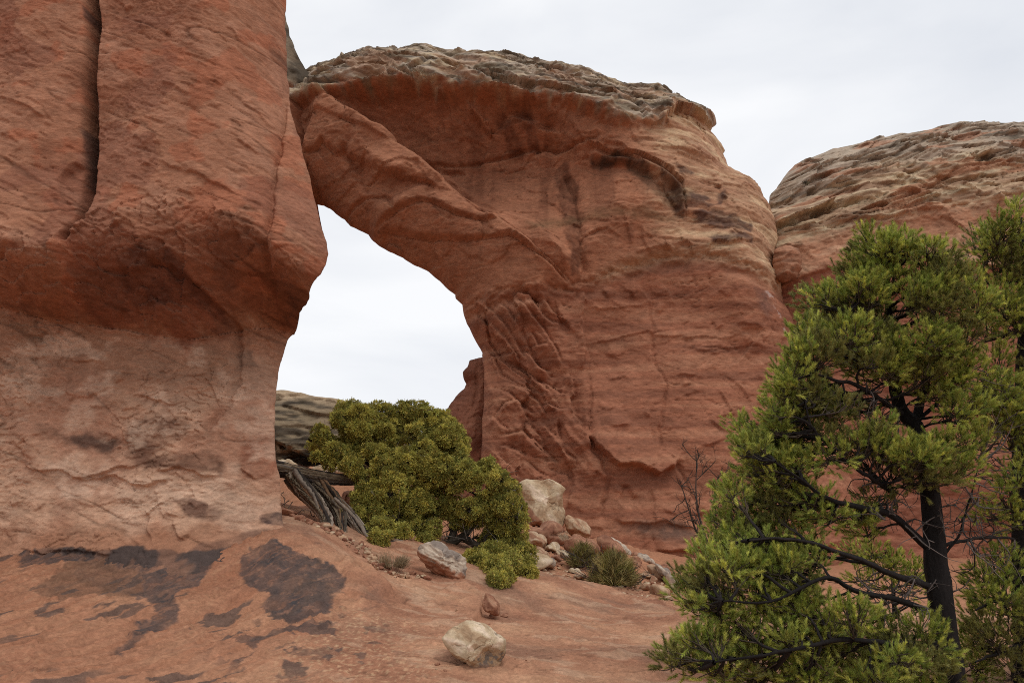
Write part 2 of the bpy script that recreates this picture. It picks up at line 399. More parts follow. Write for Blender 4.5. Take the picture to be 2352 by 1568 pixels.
# bedding lines of the left apron run up to the right in the picture
_l0, _l1 = GX([(250, 1500), (700, 1330)])
_ldir = (_l1 - _l0) / np.hypot(*(_l1 - _l0))
def along(P):   # coordinates along / across those lines
    return P @ _ldir, P @ np.array([-_ldir[1], _ldir[0]])
apron_edge = GX([(640,1238),(760,1290),(860,1350),(960,1410),(1010,1480),(1020,1568)])
benchL = GX([(985,1338),(1030,1346),(1065,1352),(1105,1378),(1100,1420),(1075,1445),(1062,1475)])
notch = GX([(770,1300),(850,1330),(900,1372),(910,1380)])
mid_ridge = GX([(1290,1325),(1370,1352),(1450,1385),(1560,1428),(1640,1470)])
def ground_detail(P):
    x, y = P.T
    u, v = along(P)
    wx = .12 * fbm(x * 1.1, y * 1.1, 3, 41)
    ap = sstep(-.9, .5, -(x + 2.55) - (y - 12) * .0 + .3 * fbm(x * .7, y * .7, 2, 12)) * (1 - sstep(12.6, 14, y))
    h = .10 * fbm(x * .4, y * .4, 3, 3) + .014 * fbm(x * 2.2, y * 2.2, 4, 5)
    # lamination ribs on the apron
    h += ap * (.014 * saw(v * 4.6 + 1.6 * wx + .25 * u, .25) + .010 * saw(v * 11 + 4 * wx, .3) + .03 * fbm(u * .6, v * 3.2, 4, 8))
    h += ap * .02 * flakes(u * .7, v * 1.5, 15, 2.4) * sstep(-.2, .3, fbm(x, y, 2, 16))
    # chips on the apron: small hollows with a sharp rim
    q = fbm(u * 3.2 + 5, v * 6.2, 2, 31); h -= .022 * sstep(.42, .56, q) * ap
    # slab in the middle: thin sheets peeling off, ripples
    md = (1 - ap) * (1 - sstep(24, 28, y))
    h += md * (.016 * flakes(x * .5 + .2 * y, y * .6, 21, 2.2, 4, .45) + .008 * saw(fbm(x * .5, y * .9, 3, 23) * 4, .15))
    h -= md * .018 * sstep(.42, .52, fbm(x * 1.8, y * 4.2, 3, 33))
    # bench under the first boulder and the hollow to its right
    h += ledge(P, benchL, .13, .5, .05, up=-1, fade=.22)
    h += ledge(P, notch, .15, .4, .04, up=-1, fade=.15)
    h += ledge(P, mid_ridge, .20, .8, .10, up=-1, fade=.2)
    bl_ = bedlines(u, v, .22, 5.5, 180, .06, -.1); h -= ap * .014 * bl_
    h -= md * .02 * bedlines(x + .5 * y, y, .35, 1.6, 183, .035, .12)
    da = math.degrees(math.atan2(_ldir[1], _ldir[0]))
    if len(P) > 5000:
        vis = (y > 8.3) & (y < 13) & (np.abs(x) < 8)
        h += dashes(P, 240, 5, da - 75, 18, .13, .034, .10, .018, vis & (ap > .5)) + dashes(P, 160, 6, da - 10, 12, .25, .022, .12, .018, vis & (ap > .3))
        h += dashes(P, 170, 7, -12, 20, .22, .026, .12, .02, (y > 9) & (y < 17) & (ap < .3) & (x > -2.5) & (x < 4))
    # loose soil further back
    so = sstep(17, 21, y)
    h += so * (.05 * fbm(x * 3, y * 3, 4, 51) + .12 * fbm(x * .7, y * .7, 3, 52))
    return h * (1 - sstep(40, 80, np.hypot(x, y)))
def zground(x, y):
    x = np.atleast_1d(np.asarray(x, float)); y = np.atleast_1d(np.asarray(y, float))
    return ground_base(x, y) + ground_detail(np.stack([x, y], -1))
gZ = ground_base(gP[:, 0], gP[:, 1]) + ground_detail(gP)
def ground_color(P):
    x, y = P.T; u, v = along(P)
    ap = sstep(-.9, .5, -(x + 2.55) + .3 * fbm(x * .7, y * .7, 2, 12)) * (1 - sstep(12.6, 14, y))
    c = np.tile(srgb(186, 122, 94), (len(P), 1))
    n = fbm(x * .8, y * .8, 5, 61)
    c = mixc(c, srgb(164, 100, 76), sstep(-.1, .7, n) * .8); c = mixc(c, srgb(204, 144, 112), sstep(.1, .7, -n) * .7)
    st = fbm(u * .4, v * 7, 5, 62)
    c = mixc(c, srgb(172, 98, 66), ap * sstep(.0, .5, st) * .45); c = mixc(c, srgb(196, 132, 98), ap * sstep(.15, .6, -st) * .5)
    # brown and dull films on the middle slab, streaked down-slope
    c = mixc(c, srgb(142, 100, 84), (1 - ap) * sstep(.0, .5, fbm(x * .8 + .5 * y, y * .8, 5, 66)) * .5)
    c = mixc(c, srgb(205, 158, 132), (1 - ap) * sstep(.2, .6, fbm(x * 1.2 + .5 * y, y * 3, 5, 67)) * .45)
    c = c * (1 - .30 * ap * bedlines(u, v, .22, 5.5, 180, .05, -.1))[:, None]; c = c * (1 - .4 * (1 - ap) * bedlines(x + .5 * y, y, .35, 1.6, 183, .035, .05))[:, None]
    c = mixc(c, srgb(206, 142, 106), ap * bedlines(u, v, .18, 6.5, 186, .05, -.1) * .5)
    c = mixc(c, srgb(166, 100, 74), ap * .45)
    # lichen-pale specks and black pits
    q = fbm(x * 16, y * 16, 5, 64); zone = .25 * sstep(.1, .5, fbm(x * .9 + 3, y * .9, 2, 65)) + blob(P, GX([(700,1440),(830,1400),(960,1450),(1010,1568),(620,1568)]), .5, 0)
    c = mixc(c, srgb(226, 180, 140), sstep(.25, .5, q) * np.clip(zone, 0, 1) * .4)
    # varnish below the cliff
    wP = P + np.stack([fbm(x * 1.5, y * 1.5, 6, 71, .58), fbm(x * 1.5, y * 1.5, 6, 73, .58)], -1) * .13
    def px_blob(pts, soft): return blob(wP, GX(pts), soft, 0)
    d1 = px_blob([(25,1262),(140,1250),(300,1262),(420,1260),(490,1262),(470,1330),(420,1360),(390,1420),(300,1468),(260,1498),(255,1490),(310,1440),(360,1395),(300,1370),(200,1335),(150,1300),(60,1310)], .02)
    d2 = px_blob([(560,1262),(620,1250),(680,1280),(770,1310),(800,1340),(760,1400),(720,1410),(640,1410),(600,1402),(595,1380),(610,1365),(580,1330),(562,1305)], .02)
    br = .8 * px_blob([(140,1300),(220,1292),(330,1330),(340,1360),(280,1385),(210,1370),(120,1395),(90,1375),(110,1330)], .02)
    c = mixc(c, srgb(108, 74, 60), br * (.75 + .3 * fbm(x * 4, y * 4, 4, 79)))
    film = (.85 + .25 * fbm(x * 3, y * 3, 3, 75)) * (1 - .3 * sstep(.2, .45, fbm(u * 3, v * 12, 5, 76, .6))) * (1 - .5 * bedlines(u, v, .3, 4, 188, .06, 0))
    c = mixc(c, srgb(84, 68, 70), np.clip(np.maximum(d1 * (1 - br), d2), 0, 1) * film)
    sp = sstep(.28, .42, fbm(u * 1.3, v * 4, 5, 77)) * sstep(.0, .5, fbm(x * .6, y * .6, 2, 78) + .25)
    c = mixc(c, srgb(92, 72, 70), ap * sp * .8)
    sp2 = sstep(.3, .38, fbm(x * 2.6, y * 2.6, 5, 80)) * blob(P, GX([(640,1380),(760,1400),(860,1440),(900,1500),(820,1568),(560,1568),(500,1480)]), .5, 0)
    c = mixc(c, srgb(86, 66, 66), sp2 * .8)
    # sandy soil behind
    so = sstep(16.5, 19, y + .8 * fbm(x * .8, y * .8, 3, 81) - .7 * (x < 0))
    c = mixc(c, srgb(186, 116, 84) * (1 + .1 * n[:, None]), so * .8)
    return c
gcol = ground_color(gP)
_i, _j = np.meshgrid(np.arange(len(gy) - 1), np.arange(len(gx) - 1), indexing='ij'); _v = (_i * len(gx) + _j).ravel()
gF = np.stack([_v, _v + 1, _v + len(gx) + 1, _v + len(gx)], -1)
M_SLICK = rock_material('slickrock', 20, .8, (1, 1, 1), .22, .02)
ground = mesh_np('ground', np.stack([gP[:, 0], gP[:, 1], gZ], -1), gF, None, M_SLICK, None, gcol)
tag(ground, 'orange slickrock and sandy ground sloping below the cliff', 'ground', kind='structure')

# ------------------------------------------------------------------ left cliff
YC = 12.0
cl_edge = np.array([(660,-60),(659,0),(655,43),(656,110),(660,177),(665,230),(671,262),(678,290),(687,318),(703,377),(716,433),(727,478),(738,521),(750,555),(754,584),(747,610),(738,635),(720,668),(704,702),(693,723),(675,760),(661,780),(651,808),(645,836),(640,866),(635,916),(631,960),(631,1005),(633,1045),(639,1078),(642,1118),(643,1160),(647,1187),(650,1215),(650,1300),(650,1420)], float)
rim_y = 12.6
zfl = L([(-300,540),(0,522),(60,555),(120,566),(155,552),(175,525),(230,488),(300,466),(380,458),(450,470),(520,490),(590,506),(612,525),(640,556),(700,578),(760,590)], 11.2)
zbl = L([(-300,670),(0,702),(100,722),(230,748),(340,764),(420,772),(470,760),(520,738),(580,722),(640,728),(690,738),(760,738)], 12.4)
_upf = lambda P, d: 11.0 + .035 * (P[:, 1] - 6.2) + .012 * np.maximum(P[:, 1] - 8.2, 0) ** 2
crack = trace([(206,-60),(205,0),(207,60),(200,130),(194,200),(190,300),(188,400),(184,460),(174,505),(160,532),(130,566)], _upf, .1, 11.1)
seam = trace([(630,-60),(627,60),(626,150),(621,260),(617,360),(614,440),(614,505),(608,548),(590,600),(555,655),(522,712)], _upf, .3, 11.3)
seam2 = L([(528,690),(518,740),(512,800),(508,840),(512,870),(498,905),(470,960),(465,1000)], 12.4)
ovl = L([(280,636),(330,640),(380,622),(430,630),(455,655),(500,700),(520,716)], 11.9)
crk2 = [L(q, 12.4) for q in ([(0,1040),(60,1070),(130,1078),(190,1098),(240,1090),(300,1105),(340,1115)],[(280,1104),(330,1115),(370,1100),(400,1092)],[(140,1095),(220,1085),(300,1068),(340,1062)],
       [(340,1078),(400,1074),(450,1084),(500,1090)],[(335,1165),(350,1190),(345,1215),(360,1255)],[(402,1195),(410,1220),(435,1235)],[(340,1170),(350,1180)],
       [(130,812),(160,822),(200,818),(232,835)],[(270,905),(320,903),(350,918),(380,922),(440,918)],[(0,700),(80,720),(170,738),(220,760)],[(520,1060),(545,1078),(560,1100)],
       [(40,1000),(50,1015),(30,1040)],[(10,1250),(100,1262),(170,1258),(280,1268),(330,1266)],[(270,970),(275,1000),(300,1020)],[(190,880),(195,900)],[(610,1205),(630,1215),(640,1212)])]
upmarks = [L(q, 11.1) for q in ([(360,180),(400,190),(425,210),(440,200)],[(300,305),(320,315),(338,326)],[(560,200),(580,225),(588,255)],[(500,35),(530,55),(540,65)],[(320,375),(350,378)],[(530,300),(560,315),(590,335)],[(0,218),(60,240),(120,270)],[(340,360),(420,385),(460,400),(510,425),(560,450)],[(280,10),(300,5)],[(480,170),(500,185)],[(540,205),(570,215)],[(410,430),(450,452)])]
def cliff_parts(P):
    x, z = P.T
    wob = .10 * fbm(x * .5, z * .5, 3, 101)
    zf = np.interp(x, zfl[:, 0], zfl[:, 1]) + wob; zb = np.interp(x, zbl[:, 0], zbl[:, 1]) + wob * .6
    return zf, zb
def cliff_depth(P, d):
    x, z = P.T; zf, zb = cliff_parts(P)
    up = 11.0 + .035 * (z - zf) + .012 * np.maximum(z - zf - 2, 0) ** 2
    t = np.clip((z - zb) / np.maximum(zf - zb, .3), 0, 1)
    # rounded nose
    und = 12.75 - 1.75 * (1 - (1 - t) ** 2.0)
    low = 12.7 + .06 * np.clip((zb - z), 0, 4) - .45 * np.clip((zb - z) / 3.2, 0, 1) ** 2
    zfoot = 1.35 + .05 * np.clip(x + 8, 0, 5); low = low - .9 * np.clip((zfoot + .30 - z) / 1.0, 0, 1) ** 2
    Y = np.where(z > zf, up, np.where(z > zb, und, low))
    # broad swell: left fin and right column round off towards the joints
    dc, sc, pc, _ = seg_dist(P, crack, cutoff=2.0); f = np.where(dc < 1e8, np.exp(-np.minimum(dc, 9) / .12), 0)
    dc2 = np.where(sc > 0, dc, dc)
    Y = Y + np.where(sc < 0, .06 * f, np.where(dc < 1e8, .40 * (1 - sstep(.09, .20, dc)) + .12 * f, 0)) * sstep(-.1, .4, z - zf)
    dm, sm, pm, _ = seg_dist(P, seam, cutoff=2.0); f2 = np.where(dm < 1e8, np.exp(-np.minimum(dm, 9) / .16), 0)
    Y = Y + .16 * f2 * sstep(0, .15, 1 - pm)
    Y = Y - .22 * fbm(x * .28, z * .28, 2, 103)
    return Y
def cliff_detail(P, d):
    x, z = P.T; zf, zb = cliff_parts(P)
    wx = fbm(x * .8, z * .8, 3, 110)
    a, b = rot(x, z, -24)
    upm = sstep(zb - .1, zb + .2, z)
    h = .05 * fbm(x * .6, z * .6, 3, 111) + .009 * fbm(a * 2.5, b * 7, 4, 112)
    m = sstep(-.15, .35, fbm(x * .6, z * .6, 2, 113))
    h += upm * m * (.016 * flakes(a * .6, b * 1.6, 114, 3.0, 5, .55))
    h += upm * .009 * flakes(a * 1.5, b * 3.4, 115, 2.2, 4) * sstep(.0, .3, fbm(x * .9, z * .9, 2, 116))
    un = upm * (1 - sstep(zf - .1, zf + .2, z))
    h += un * (.04 * facets(x * .9 + .4 * wx, z * 1.1 + .4 * fbm(x * .9, z * .9, 3, 160), 161)[0] + .06 * flakes(x * .5, z * .8, 117, 2.2, 4, .45) + .035 * flakes(x * 1.3, z * 1.8, 118, 2.2, 4))
    lo = 1 - upm
    h += lo * (.035 * flakes(x * .6, z * 1.0, 119, 2.6, 5, .6) * sstep(-.2, .3, fbm(x * .7, z * .7, 2, 120)) + .03 * fbm(x * 1.4, z * 3.0, 4, 121))
    h += upm * (1 - un) * dashes(P, 170, 8, -38, 22, .20, .018, .09, .034, (upm * (1 - un) > .5) & (x > -8.3) & (z < 11)) + lo * dashes(P, 150, 9, -10, 35, .28, .032, .12, .036, (lo > .5) & (x > -8.3)) + un * dashes(P, 40, 10, 10, 40, .4, .05, .15, .04, (un > .5) & (x > -8.3))
    h += lo * .030 * facets(x * 1.0 + .6 * wx, z * 1.5 + .6 * fbm(x * .9, z * .9, 3, 162), 163)[0] * sstep(-.2, .3, fbm(x * .6, z * .6, 2, 164))
    h += upm * (1 - un) * .010 * facets(a * .8 + .6 * wx, b * 1.5 + .6 * fbm(x * .9, z * .9, 3, 165), 166)[0] * sstep(-.2, .3, fbm(x * .5, z * .5, 2, 167))
    h += lo * .012 * flakes(x * 2.0, z * 2.8, 122, 2, 4)
    w2 = P + np.stack([fbm(x * 2.5, z * 2.5, 3, 123), fbm(x * 2.5, z * 2.5, 3, 125)], -1) * .05
    h += groove(P + .3 * (w2 - P), crack, .36, .045, .05) + groove(w2, seam, .09, .04, .08) + groove(w2, seam2, .10, .045, .1)
    h += ledge(w2, ovl, .16, .35, .05, up=1, fade=.12)
    h += ledge(w2, zbl, .10, .25, .04, up=1, fade=0) * (.3 + .7 * sstep(-.1, .3, fbm(x * .6, z * .1, 3, 127)))
    for k, q in enumerate(crk2): h += ledge(w2, q, .07, .22, .035, up=1, fade=.25)
    for k, q in enumerate(upmarks): h += ledge(w2, q, .045, .16, .035, up=1, fade=.25)
    # hollow scar on the left fin's foot
    h -= .10 * blob(w2, L([(122,398),(148,362),(168,375),(182,400),(176,470),(160,505),(132,486),(126,440)], 11.0), .05)
    # chips
    q = fbm(a * 2.2 + 9, b * 7.5, 2, 129); h -= upm * .018 * sstep(.46, .54, q)
    h -= .018 * bedlines(a, b, .3, 2.6, 170, .09, .22) + .018 * bedlines(x, z, .4, 1.9, 173, .07, .24) + .008 * bedlines(a, b, .35, 5.5, 176, .06, .05)
    return h * (1 - .5 * np.exp(-d / .05))
def cliff_color(P, d):
    x, z = P.T; zf, zb = cliff_parts(P)
    a, b = rot(x, z, -24)
    n = fbm(x * .5, z * .5, 5, 131); n2 = fbm(a * 1.0, b * 3, 5, 132); n3 = fbm(x * 2.4, z * 2.4, 4, 133)
    c = np.tile(srgb(178, 112, 86), (len(P), 1))
    c = mixc(c, srgb(160, 94, 70), sstep(-.1, .5, n) * .8); c = mixc(c, srgb(188, 124, 100), sstep(.05, .5, n2) * .55)
    c = mixc(c, srgb(184, 96, 66), sstep(.2, .4, fbm(x * 1.1, z * 1.3, 4, 134)) * .6)
    # smooth darker skins, sharp edged
    c = mixc(c, srgb(150, 86, 68), sstep(.18, .22, fbm(x * .55 + 4, z * .7, 5, 135)) * .55)
    up = sstep(zb - .25, zb + .2, z + .25 * n3)
    crk = np.maximum(bedlines(a, b, .3, 2.6, 170, .075, .22), bedlines(x, z, .4, 1.9, 173, .06, .24))
    crk = np.maximum(crk, .5 * bedlines(a, b, .35, 5.5, 176, .05, .05))
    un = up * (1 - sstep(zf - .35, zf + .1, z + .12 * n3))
    un = un * sstep(zf + .1, zf - .9, z); c = mixc(c, srgb(150, 80, 56), un * .5); c = mixc(c, srgb(118, 70, 56), un * sstep(.05, .4, fbm(x * .9, z * 1.2, 4, 136)) * .6)  # underside of the overhang: shade painted into the colour as darker reds
    c = mixc(c, srgb(196, 118, 88), un * sstep(.2, .3, ridged(x * .8, z * .9, 3, 137, .4) - 1.2) * .5)
    lo = 1 - up
    low = np.tile(srgb(212, 156, 130), (len(P), 1))
    low = mixc(low, srgb(188, 124, 100), sstep(-.1, .4, n) * .8); low = mixc(low, srgb(220, 172, 150), sstep(.05, .5, fbm(x * .8, z * 1.1, 4, 138)) * .7)
    low = mixc(low, srgb(160, 112, 94), sstep(.1, .5, fbm(x * .5, z * 1.4, 4, 139)) * sstep(zb - 1.6, zb - .2, z) * .7)
    low = mixc(low, srgb(160, 104, 80), sstep(1.9, .1, zb - z + .8 * n + .3 * n3) * .75)
    low = mixc(low, srgb(178, 112, 84), sstep(1.75, 1.45, z + .15 * n3) * .8)
    c = c * (1 - lo[:, None]) + low * lo[:, None]
    c = c * (1 - .38 * crk)[:, None]
    wP = P + np.stack([fbm(x * 1.6, z * 1.6, 5, 141), fbm(x * 1.6, z * 1.6, 5, 143)], -1) * .10
    ed = .6 + .4 * sstep(-.3, .2, n3)
    def st(pts, cc, soft, k, Y=12.4):
        nonlocal c
        c = mixc(c, cc, blob(wP, L(pts, Y + .25), soft * .6) * min(1, k * 1.15) * ed)
    st([(140,998),(200,992),(275,1000),(290,1020),(240,1030),(160,1018)], srgb(112, 78, 68), .10, .9)
    st([(300,985),(345,965),(410,960),(440,975),(425,1010),(370,1040),(340,1070),(300,1040)], srgb(132, 86, 70), .12, .75)
    st([(350,1050),(480,1040),(505,1062),(500,1088),(430,1080),(350,1075)], srgb(128, 84, 68), .08, .8)
    st([(85,975),(140,985),(140,1010),(100,1005)], srgb(140, 92, 74), .08, .7)
    st([(400,1152),(450,1150),(508,1175),(500,1192),(465,1200),(435,1180)], srgb(124, 84, 72), .05, .8)
    st([(585,1180),(600,1165),(630,1170),(638,1210),(630,1218),(590,1208)], srgb(98, 70, 66), .03, .9)
    st([(560,970),(610,985),(620,1040),(590,1090),(540,1080),(530,1010)], srgb(168, 96, 72), .1, .7)
    st([(520,800),(560,798),(565,828),(528,830)], srgb(136, 100, 86), .03, .7)
    st([(485,1235),(560,1225),(640,1225),(645,1270),(480,1300),(470,1262)], srgb(128, 84, 70), .06, .7)
    st([(25,1262),(140,1254),(300,1268),(420,1262),(490,1264),(490,1345),(20,1345)], srgb(86, 68, 68), .03, .95, 11.5); st([(560,1262),(600,1250),(640,1246),(670,1345),(565,1345)], srgb(86, 68, 68), .03, .9, 11.6)
    st([(345,640),(440,600),(460,640),(525,720),(500,740),(430,700),(330,720),(320,690)], srgb(100, 54, 42), .10, .7, 12.0)
    # white bloom in patches
    c = mixc(c, srgb(222, 178, 158), lo * (1 - np.minimum(1, blob(wP, L([(20,1258),(490,1258),(660,1262),(660,1360),(20,1360)], 11.9), .03))) * sstep(.2, .7, fbm(x * 1.1 + 2, z * 1.5, 6, 145, .6)) * sstep(1.7, 2.2, z) * .5)
    # black skin in the joint
    dc, sc, pc, _ = seg_dist(P + .015 * np.stack([fbm(x * 2.5, z * 2.5, 3, 123), fbm(x * 2.5, z * 2.5, 3, 125)], -1), crack, cutoff=1.0)
    k = np.where((dc < 1e8), (sc > 0) * (1 - sstep(.15, .19, dc + .06 * n3)), 0) * sstep(-.25, -.05, fbm(x * .3, z * 1.1, 3, 147) + .15) * sstep(.86, .74, pc)
    c = mixc(c, srgb(66, 44, 42), k * .95)
    k = np.where((dc < 1e8), (sc < 0) * (1 - sstep(.05, .10, dc + .04 * n3)), 0) * sstep(0, .1, fbm(x * .3, z * .9, 3, 148))
    c = mixc(c, srgb(100, 66, 60), k * .8)
    return c
M_CLIFF = rock_material('red_sandstone', 9, .8, (1, 1, 2.2), .22, .035)
edge = trace(cl_edge, cliff_depth, 1.0, rim_y); edge = refine(edge, .05, .018, 3, 3.0)
top = np.array([edge[0] + (0, 12), (-15, edge[0, 1] + 12)]); left = np.array([(-15, -1.5), (edge[-1, 0], -1.5)])
cliff_groups = [(edge, 1.0, 1.3), (np.concatenate([edge[-1:], left[::-1], top[::-1], edge[:1]]), 0, 1)]
cx = np.concatenate([np.arange(-15, -8.3, .12), np.arange(-8.3, -2.5, .0165)]); cz = np.concatenate([np.arange(-1.5, .3, .08), np.arange(.3, 10.5, .0175), np.arange(10.5, 24, .12)])
V, Fq, Fs, C, *_ = slab('sandstone_cliff', cliff_groups, cx, cz, cliff_depth, cliff_color, M_CLIFF, thick=5, taper=.62, detail_fn=cliff_detail)
cliff = mesh_np('sandstone_cliff', V, np.concatenate([Fq, Fs]), None, M_CLIFF, None, C)
tag(cliff, 'tall smooth red sandstone cliff with a dark vertical crack and a bulging overhang', 'cliff')
# ------------------------------------------------------------------ arch
YA = 36.0
top_px = [(560,230,38),(640,215,38),(690,203,38),(707,191,38),(717,178,38),(740,158,37.5),(760,141,37.5),(794,121,37.5),(850,101,37.5),(870,100,37.5),(904,93,37.5),(922,96,37.5),(927,92,37.5),(950,90,37.5),(984,90,37.5),(1000,95,37.5),(1034,95,37.5),(1074,99,37.5),(1117,105,37.5),(1122,108,37.5),(1150,108,37.5),(1184,115,37.5),(1217,123,37.5),(1222,127,37.5),(1237,130,37.5),(1267,135,37.5),(1287,136,37.5),(1310,146,37.5),(1350,149,37.5),(1401,153,37.5),(1442,161,37.5),(1447,164,37.5),(1482,166,37.5),(1526,166,37.5),(1532,173,37.5),(1540,176,37.5),(1551,186,37.5),(1552,195,37.5),(1547,201,37.5)]
right_px = [(1549,206,37.5),(1566,208,37.5),(1572,215,37.5),(1569,221,37.5),(1577,223,37.5),(1589,235,37.5),(1596,243,37.5),(1609,241,37.5),(1612,246,37.5),(1626,250,37.5),(1639,255,37.5),(1649,266,37.5),(1652,273,37.5),(1641,280,37.5),(1650,292,37.5),(1669,308,37.5),(1677,325,37.5),(1672,333,37.5),(1679,348,37.5),(1682,363,37.5),(1709,378,37.5),(1729,388,37.5),(1742,401,37.5),(1756,418,37.5),(1762,435,37.5),(1776,458,37.5),(1789,485,37.5),(1794,508,37.5),(1794,541,37.5),(1784,565,37.5),(1781,590,37.5),(1782,614,37.5),(1788,644,37.5),(1798,674,37.5),(1808,704,37.5),(1821,737,37.5),(1833,765,37.5),(1850,810,37.5),(1870,860,37.5),(1896,903,37.5),(1920,980,37.5),(1938,1040,37.5),(1950,1100,37.5),(1960,1200,37.5),(1965,1300,37.5),(1965,1380,37.5)]
bot_px = [(1965,1380,37),(1100,1380,37)]
pil_px = [(1100,1380,37),(1104,1200,37),(1108,1060,37),(1110,980,37),(1114,900,37),(1112,850,37.3),(1108,819,37.5),(1108,812,37.5)]
hole_px = [(1108,812,37.5),(1097,791,37.5),(1083,767,37.5),(1073,744,37.5),(1065,721,37.5),(1062,701,37.5),(1047,687,37.5),(1047,679,37.5),(1033,669,37.5),(1010,647,37.5),(980,626,37.5),(940,602,37.5),(897,581,37.5),(870,565,37.5),(854,551,37.5),(847,541,37.5),(820,528,37.5),(807,523,37.5),(794,508,37.5),(774,495,37.5),(760,485,37.5),(744,476,37.5),(727,471,37.5),(700,468,38),(660,470,38),(600,500,38),(560,520,38)]
A_ = lambda pts, Y=YA - 1.5: L(pts, Y)
cap_low = A_([(560,230),(660,212),(706,203),(740,200),(790,196),(860,186),(934,182),(1010,200),(1060,196),(1100,196),(1160,203),(1217,211),(1284,222),(1330,238),(1372,249),(1422,265),(1470,272),(1506,272),(1530,262),(1548,232),(1556,212),(1600,205)], 34.0)
d1 = A_([(690,208),(704,212),(740,216),(770,236),(804,259),(830,272),(857,292),(885,302),(907,316),(910,333),(937,351),(977,381),(1017,411),(1060,451),(1100,488),(1150,510),(1207,560),(1250,600),(1300,640),(1330,662)], 34.6)
d1s = A_([(964,357),(1010,378),(1050,408),(1084,435),(1150,486),(1207,522),(1250,559),(1290,610),(1305,640)], 35.5)
roof_line = A_([(980,352),(1040,358),(1122,347),(1196,339),(1256,333),(1302,345),(1372,337),(1389,341)], 36)
lip_r = A_([(1180,250),(1240,268),(1302,280),(1342,318),(1372,335),(1409,352),(1456,357),(1512,381),(1542,401),(1566,418),(1572,458),(1576,485),(1577,508),(1560,530)], 34.4)
lip_in = A_([(1372,337),(1422,358),(1466,391),(1502,428),(1526,461),(1542,481),(1560,500)], 35.6)
crumb = A_([(1060,690),(1130,676),(1220,672),(1300,665),(1330,655),(1380,640),(1430,618),(1480,602),(1520,590),(1560,585),(1620,590),(1680,602),(1740,618),(1790,635)], 35.0)
column = A_([(1285,370),(1300,400),(1312,440),(1322,500),(1326,560),(1330,620),(1334,660)], 35.5)
column2 = A_([(1340,660),(1345,690),(1335,720),(1340,760),(1345,810),(1338,850)], 35)
beam_l1 = A_([(787,349),(844,378),(880,398),(910,412),(950,422),(994,431),(1010,440)], 34.8)
beam_l2 = A_([(850,402),(900,405),(935,412)], 34.8)
beam_l3 = A_([(830,521),(884,511),(910,518),(950,533),(1000,541),(1050,548),(1100,554),(1137,556),(1170,553),(1220,585),(1280,628),(1320,658)], 34.8)
beam_l4 = A_([(760,481),(780,462),(804,451),(847,443),(880,446),(894,453),(900,475),(914,491)], 34.8)
beam_l5 = A_([(700,357),(735,352),(750,340),(770,360),(790,375)], 35.5)
beam_l6 = A_([(700,255),(740,262),(800,290),(850,310),(905,340)], 34.8)
beam_l7 = A_([(845,503),(900,490),(960,470),(1000,476),(1050,500),(1120,520),(1160,512)], 34.8)
cave = A_([(1340,985),(1362,1006),(1375,1022),(1392,1040),(1420,1064),(1448,1062),(1480,1072),(1510,1082),(1540,1070),(1560,1040)], 34.6)
jt1 = A_([(1500,650),(1502,720),(1504,800),(1506,830),(1512,845),(1530,862),(1534,880),(1527,920),(1522,960),(1515,990),(1518,1030),(1540,1060),(1570,1110),(1590,1160),(1598,1230),(1600,1290)], 34.8)
jt2 = A_([(1345,840),(1352,860),(1356,900),(1354,960),(1352,1000),(1360,1030),(1380,1060),(1393,1090),(1385,1150),(1375,1200)], 34.8)
jt3 = A_([(1272,1010),(1300,1050),(1318,1080),(1316,1120),(1300,1170)], 34.8)
cav_in = A_([(1300,850),(1316,870),(1318,900),(1308,915),(1320,950),(1340,990),(1360,1030)], 34.8)
wid = A_([(1062,690),(1140,678),(1220,676),(1290,690),(1310,730),(1315,800),(1330,850),(1322,900),(1345,980),(1380,1050),(1390,1090),(1300,1130),(1180,1110),(1110,1060),(1112,830),(1075,740)], 35)
cr_lines = [A_(q, 35) for q in ([(1085,692),(1100,715),(1130,740),(1160,770),(1180,800),(1200,840)],[(1110,690),(1135,715),(1160,740),(1190,790),(1215,830)],[(1145,690),(1170,715),(1190,750),(1205,790)],[(1180,685),(1215,720),(1250,755),(1280,800),(1295,840)],[(1215,690),(1240,720),(1270,740),(1290,735)],[(1250,690),(1270,715),(1295,728)],
   [(1100,760),(1130,800),(1150,850),(1190,880),(1240,900),(1262,905)],[(1115,808),(1150,803),(1190,805)],[(1160,870),(1200,890),(1240,920),(1260,960)],[(1130,960),(1160,925),(1190,915),(1210,940),(1200,985),(1225,1020),(1260,1040)],[(1130,950),(1150,975),(1170,985)],[(1205,800),(1240,840),(1270,850)],[(1220,760),(1236,790),(1262,788)],
   [(1230,870),(1260,880),(1290,900),(1310,905)],[(1255,920),(1285,940),(1305,938)],[(1150,1020),(1180,1030),(1210,1045)],[(1140,1000),(1200,990),(1240,1020),(1290,1070)],[(1200,1050),(1240,1085),(1275,1100)],[(1240,960),(1275,1000),(1300,1040),(1330,1060)],[(1110,700),(1125,770),(1160,820),(1210,850),(1280,910)],[(1280,960),(1285,1000),(1300,1030)],[(1190,700),(1200,760),(1230,830),(1280,870)],[(1120,880),(1170,900),(1230,950)])]
